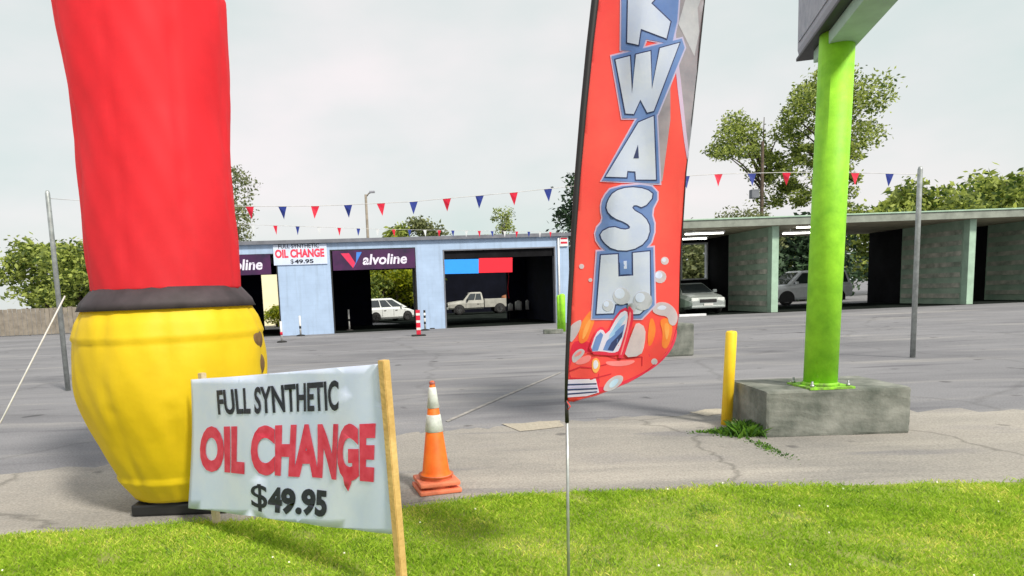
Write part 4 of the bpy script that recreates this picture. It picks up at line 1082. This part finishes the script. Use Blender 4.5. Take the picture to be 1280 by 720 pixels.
K = [(786, -52), (784, 53), (798, 56), (801, 36), (833, 48), (838, 27), (814, 4), (840, -26), (824, -50), (805, -18), (806, -52)]
Wl = z3([(220, 207), (270, 194), (277, 325), (291, 189), (341, 177), (346, 310), (374, 167), (442, 148), (352, 384), (330, 390), (306, 345), (283, 395), (255, 393)])
Al = z3([(300, 424), (352, 402), (360, 622), (291, 622), (289, 594), (261, 592), (258, 614), (186, 612)])
Sl = smooth_poly(z4([(172, 28), (192, -2), (238, -16), (292, -10), (318, 10), (284, 50), (256, 38), (246, 52), (288, 76), (306, 112), (292, 156), (246, 182), (190, 180), (156, 152), (148, 126), (186, 106), (222, 118), (246, 112), (232, 96), (190, 80), (168, 56)]))
Hl = z4([(152, 196), (204, 193), (206, 262), (252, 259), (251, 189), (303, 184), (305, 345), (272, 378), (236, 380), (236, 345), (196, 348), (190, 376), (138, 378)])
grey = [(838, -90), (846, 60), (851, 100), (858, 165), (861, 190), (866, 150), (871, 100), (879.5, 8), (883, -60), (877, -125)]
pr('print_swoosh', [off_poly(grey[:5], 0)[:0] or [(834, -90), (842, 60), (847, 110), (855, 175), (859, 200), (861, 190), (858, 165), (851, 100), (846, 60), (838, -90)]], 'flag_lilac', .0022)
pr('print_swoosh', [grey], 'flag_grey', .0016)
pr('print_swoosh', [[(848, 30), (868, 70), (874, 40), (872, 10), (880, -10), (862, -20)]], 'flag_lightgrey', .0026)
pr('print_swoosh', [[(800, 240), (828, 226), (838, 150), (838, 110), (852, 60), (842, 44), (815, 130)]], 'flag_grey', .0013)
for i, (L, nm) in enumerate(((K, 'K'), (Wl, 'W'), (Al, 'A'), (Sl, 'S'), (Hl, 'H'))):
    e = i * .0003
    hull = {'W': z3([(215, 200), (445, 142), (452, 165), (360, 390), (335, 402), (250, 402)]), 'A': z3([(298, 418), (356, 396), (366, 628), (182, 620)]), 'K': [(780, -58), (779, 60), (800, 62), (806, 46), (838, 52), (844, 26), (848, -30), (826, -58)], 'H': z4([(146, 190), (308, 178), (312, 348), (275, 386), (132, 386)]), 'S': smooth_poly(z4([(165, 20), (190, -10), (300, -18), (326, 10), (300, 60), (314, 110), (298, 165), (246, 192), (186, 190), (146, 156), (140, 120), (166, 90), (158, 50)]))}[nm]
    lo = pr('letter_backing', [off_poly(hull, 4.5)], 'flag_lilac', .003 + e)
    pr('letter_backing', [off_poly(hull, 2.6)], 'flag_blue', .0048 + e)
    pr('letter_outline', [off_poly(L, 1.5)], 'flag_navy', .0066 + e)
    pr('letter', [L], 'flag_white', .0084 + e, 'pale block letter %s' % nm)
pr('letter_counter', [z3([(298, 500), (301, 548), (282, 548)])], 'flag_navy', .0104)
# cartoon car and suds at the foot of the flag
def circ(x, y, r, n_=14): return [(x + r * cos(2*pi*k/n_), y + r * sin(2*pi*k/n_)) for k in range(n_)]
S1 = lambda p, it=2: smooth_poly(z5(p), it)
pr('print_shade', [S1([(60, 300), (150, 280), (260, 330), (420, 400), (600, 340), (752, 190), (752, 270), (705, 370), (600, 470), (420, 565), (250, 625), (60, 640)])], 'flag_crimson', .0014)
pr('car_print', [S1([(62, 430), (120, 380), (210, 352), (400, 380), (560, 320), (742, 175), (735, 262), (690, 372), (590, 460), (420, 548), (250, 596), (62, 545)])], 'flag_red', .002)
pr('flame_print', [S1([(120, 200), (165, 130), (205, 82), (228, 150), (196, 230), (172, 295), (118, 312)]), S1([(636, 150), (700, 138), (728, 205), (706, 300), (680, 345), (650, 320), (664, 240)]), S1([(574, 150), (600, 140), (620, 220), (590, 320), (560, 320)])], 'flag_orange', .0027)
pr('flame_print', [S1([(150, 215), (192, 140), (200, 170), (170, 250), (140, 290)]), S1([(668, 180), (696, 170), (706, 220), (688, 290), (676, 260)])], 'flag_amber', .0034)
pr('suds_print', [S1([(588, 96), (612, 50), (650, 36), (700, 46), (742, 84), (762, 140), (738, 196), (700, 180), (694, 130), (630, 124)])], 'flag_lightgrey', .0040)
pr('suds_print', [S1([(615, 84), (650, 56), (690, 70), (670, 92)])], 'flag_white', .0048)
pr('suds_print', [S1([(60, 195), (110, 160), (142, 150), (128, 215), (104, 262), (62, 312)]), S1([(72, 392), (104, 350), (140, 336), (164, 356), (140, 392), (86, 440)])], 'flag_lightgrey', .0030)
pr('suds_print', [S1([(84, 395), (118, 358), (144, 352), (130, 380)])], 'flag_pink', .0038)
pr('roof_print', [S1([(176, 372), (222, 226), (270, 190), (300, 236), (372, 98), (436, 66), (456, 150), (396, 372), (338, 386)], 1)], 'flag_crimson', .0108)
pr('window_print', [S1([(190, 358), (230, 238), (270, 208), (300, 256), (378, 114), (430, 88), (440, 150), (386, 350), (340, 368), (268, 354)], 1)], 'flag_white', .0114)
pr('window_print', [z5([(206, 340), (232, 262), (262, 232), (278, 250), (244, 352), (206, 354)])], 'flag_blue', .0121)
pr('window_print', [z5([(276, 348), (300, 290), (396, 190), (418, 180), (400, 262), (340, 356)])], 'flag_blue', .0121)
pr('window_print', [z5([(306, 346), (330, 300), (404, 226), (398, 262), (344, 352)])], 'flag_navy', .0128)
pr('window_print', [z5([(318, 250), (384, 150), (424, 116), (420, 150), (350, 250), (312, 280)])], 'flag_sky', .0123)
pr('window_print', [S1([(470, 220), (494, 164), (552, 202), (546, 312), (520, 386), (410, 396), (440, 300)], 1)], 'flag_lightgrey', .0114)
pr('pillar_print', [S1([(438, 50), (480, 108), (448, 260), (408, 402), (366, 398), (420, 230), (440, 150)], 1)], 'flag_crimson', .0136)
pr('pillar_print', [S1([(446, 90), (462, 120), (430, 260), (396, 380), (386, 378), (430, 230)], 1)], 'flag_pink', .0142)
pr('bonnet_line_print', [z5([(62, 478), (130, 452), (200, 458), (300, 436), (300, 443), (200, 466), (130, 461), (62, 487)]), z5([(60, 524), (200, 530), (330, 497), (330, 504), (200, 539), (60, 533)]), z5([(176, 364), (270, 372), (370, 400), (524, 388), (524, 395), (370, 408), (270, 380), (176, 372)]), z5([(524, 390), (532, 390), (530, 450), (524, 450)])], 'flag_dark_red', .0042)
pr('bonnet_print', [S1([(90, 430), (150, 385), (205, 380), (190, 425), (120, 445)]), S1([(280, 420), (380, 418), (500, 410), (440, 450), (320, 452)])], 'flag_pink', .0036)
pr('lamp_print', [S1([(204, 412), (238, 392), (264, 440), (238, 502), (206, 482)])], 'flag_amber', .0046)
pr('lamp_print', [S1([(214, 420), (236, 408), (250, 440), (234, 470), (214, 466)])], 'flag_white', .0052)
pr('bumper_print', [z5([(48, 538), (230, 532), (252, 620), (170, 644), (50, 652)])], 'flag_white', .0046)
pr('bumper_print', [z5([(48, 566), (235, 560), (236, 569), (48, 576)]), z5([(48, 598), (240, 590), (242, 600), (48, 609)]), z5([(48, 626), (238, 612), (240, 620), (48, 636)])], 'flag_navy', .0056)
pr('bumper_print', [z5([(48, 582), (236, 575), (238, 585), (48, 593)])], 'flag_lilac', .0056)
pr('wheel_print', [S1([(270, 612), (300, 548), (360, 508), (410, 512), (400, 560), (335, 610)])], 'flag_lightgrey', .0046)
pr('wheel_print', [S1([(310, 585), (330, 545), (370, 528), (380, 548), (340, 592)])], 'flag_sky', .0054)
pr('suds_print', [circ(777, 370, 11), circ(803.5, 376, 12), circ(760, 382, 7), circ(790, 384, 6)], 'flag_lightgrey', .0116)
pr('suds_print', [circ(774.5, 367, 6.5), circ(800, 372, 6), circ(758, 380, 3.5)], 'flag_white', .0126)
pr('suds_print', [circ(825, 346, 8), circ(831, 326, 5), circ(727, 333, 3.2), circ(738, 350, 2.5), circ(818, 452, 4)], 'flag_lightgrey', .003)
pr('suds_print', [circ(823.5, 344, 4.5), circ(830, 325, 2.5)], 'flag_white', .0038)
pr('letter_shade', [z4([(210, 214), (246, 212), (246, 254), (212, 256)])], 'flag_blue', .0112)
pr('letter_shade', [z4([(222, 214), (232, 213), (232, 238), (223, 238)])], 'flag_white', .0118)
# hem, sleeve and pole
sl = [at(x - 1, y, YF) for x, y in [(800, -232), (787, -228)] + left[0:]]
MB().tube(sl, [.012, .018] + [.020, .020, .020, .019, .018, .017, .016, .014, .012, .010, .008], 12).build('sleeve', 'black', flag)
hem = [ffn(.001)(x + .6, y) for x, y in right[10:]]
MB().tube(hem, .0028, 6).build('hem', 'black', flag)
hem2 = [ffn(.001)(x, y + .5) for x, y in right[:11]]
MB().tube(hem2, .0015, 6).build('hem', 'flag_dark_red', flag)
a = at(708, 500, YF); c = at(708.8, 528, YF); g = at(711, 760, YF); g.z = -.1
MB().tube([a, c], [.009, .011], 10).build('ferrule', 'black', flag)
MB().tube([c, c * .5 + g * .5, g], .0085, 10).build('pole', 'steel', flag)
MB().tube([at(709, 502, YF - .015), at(713, 508, YF - .02), at(710, 512, YF - .014)], .003, 6).build('tie_cord', 'flag_red', flag)
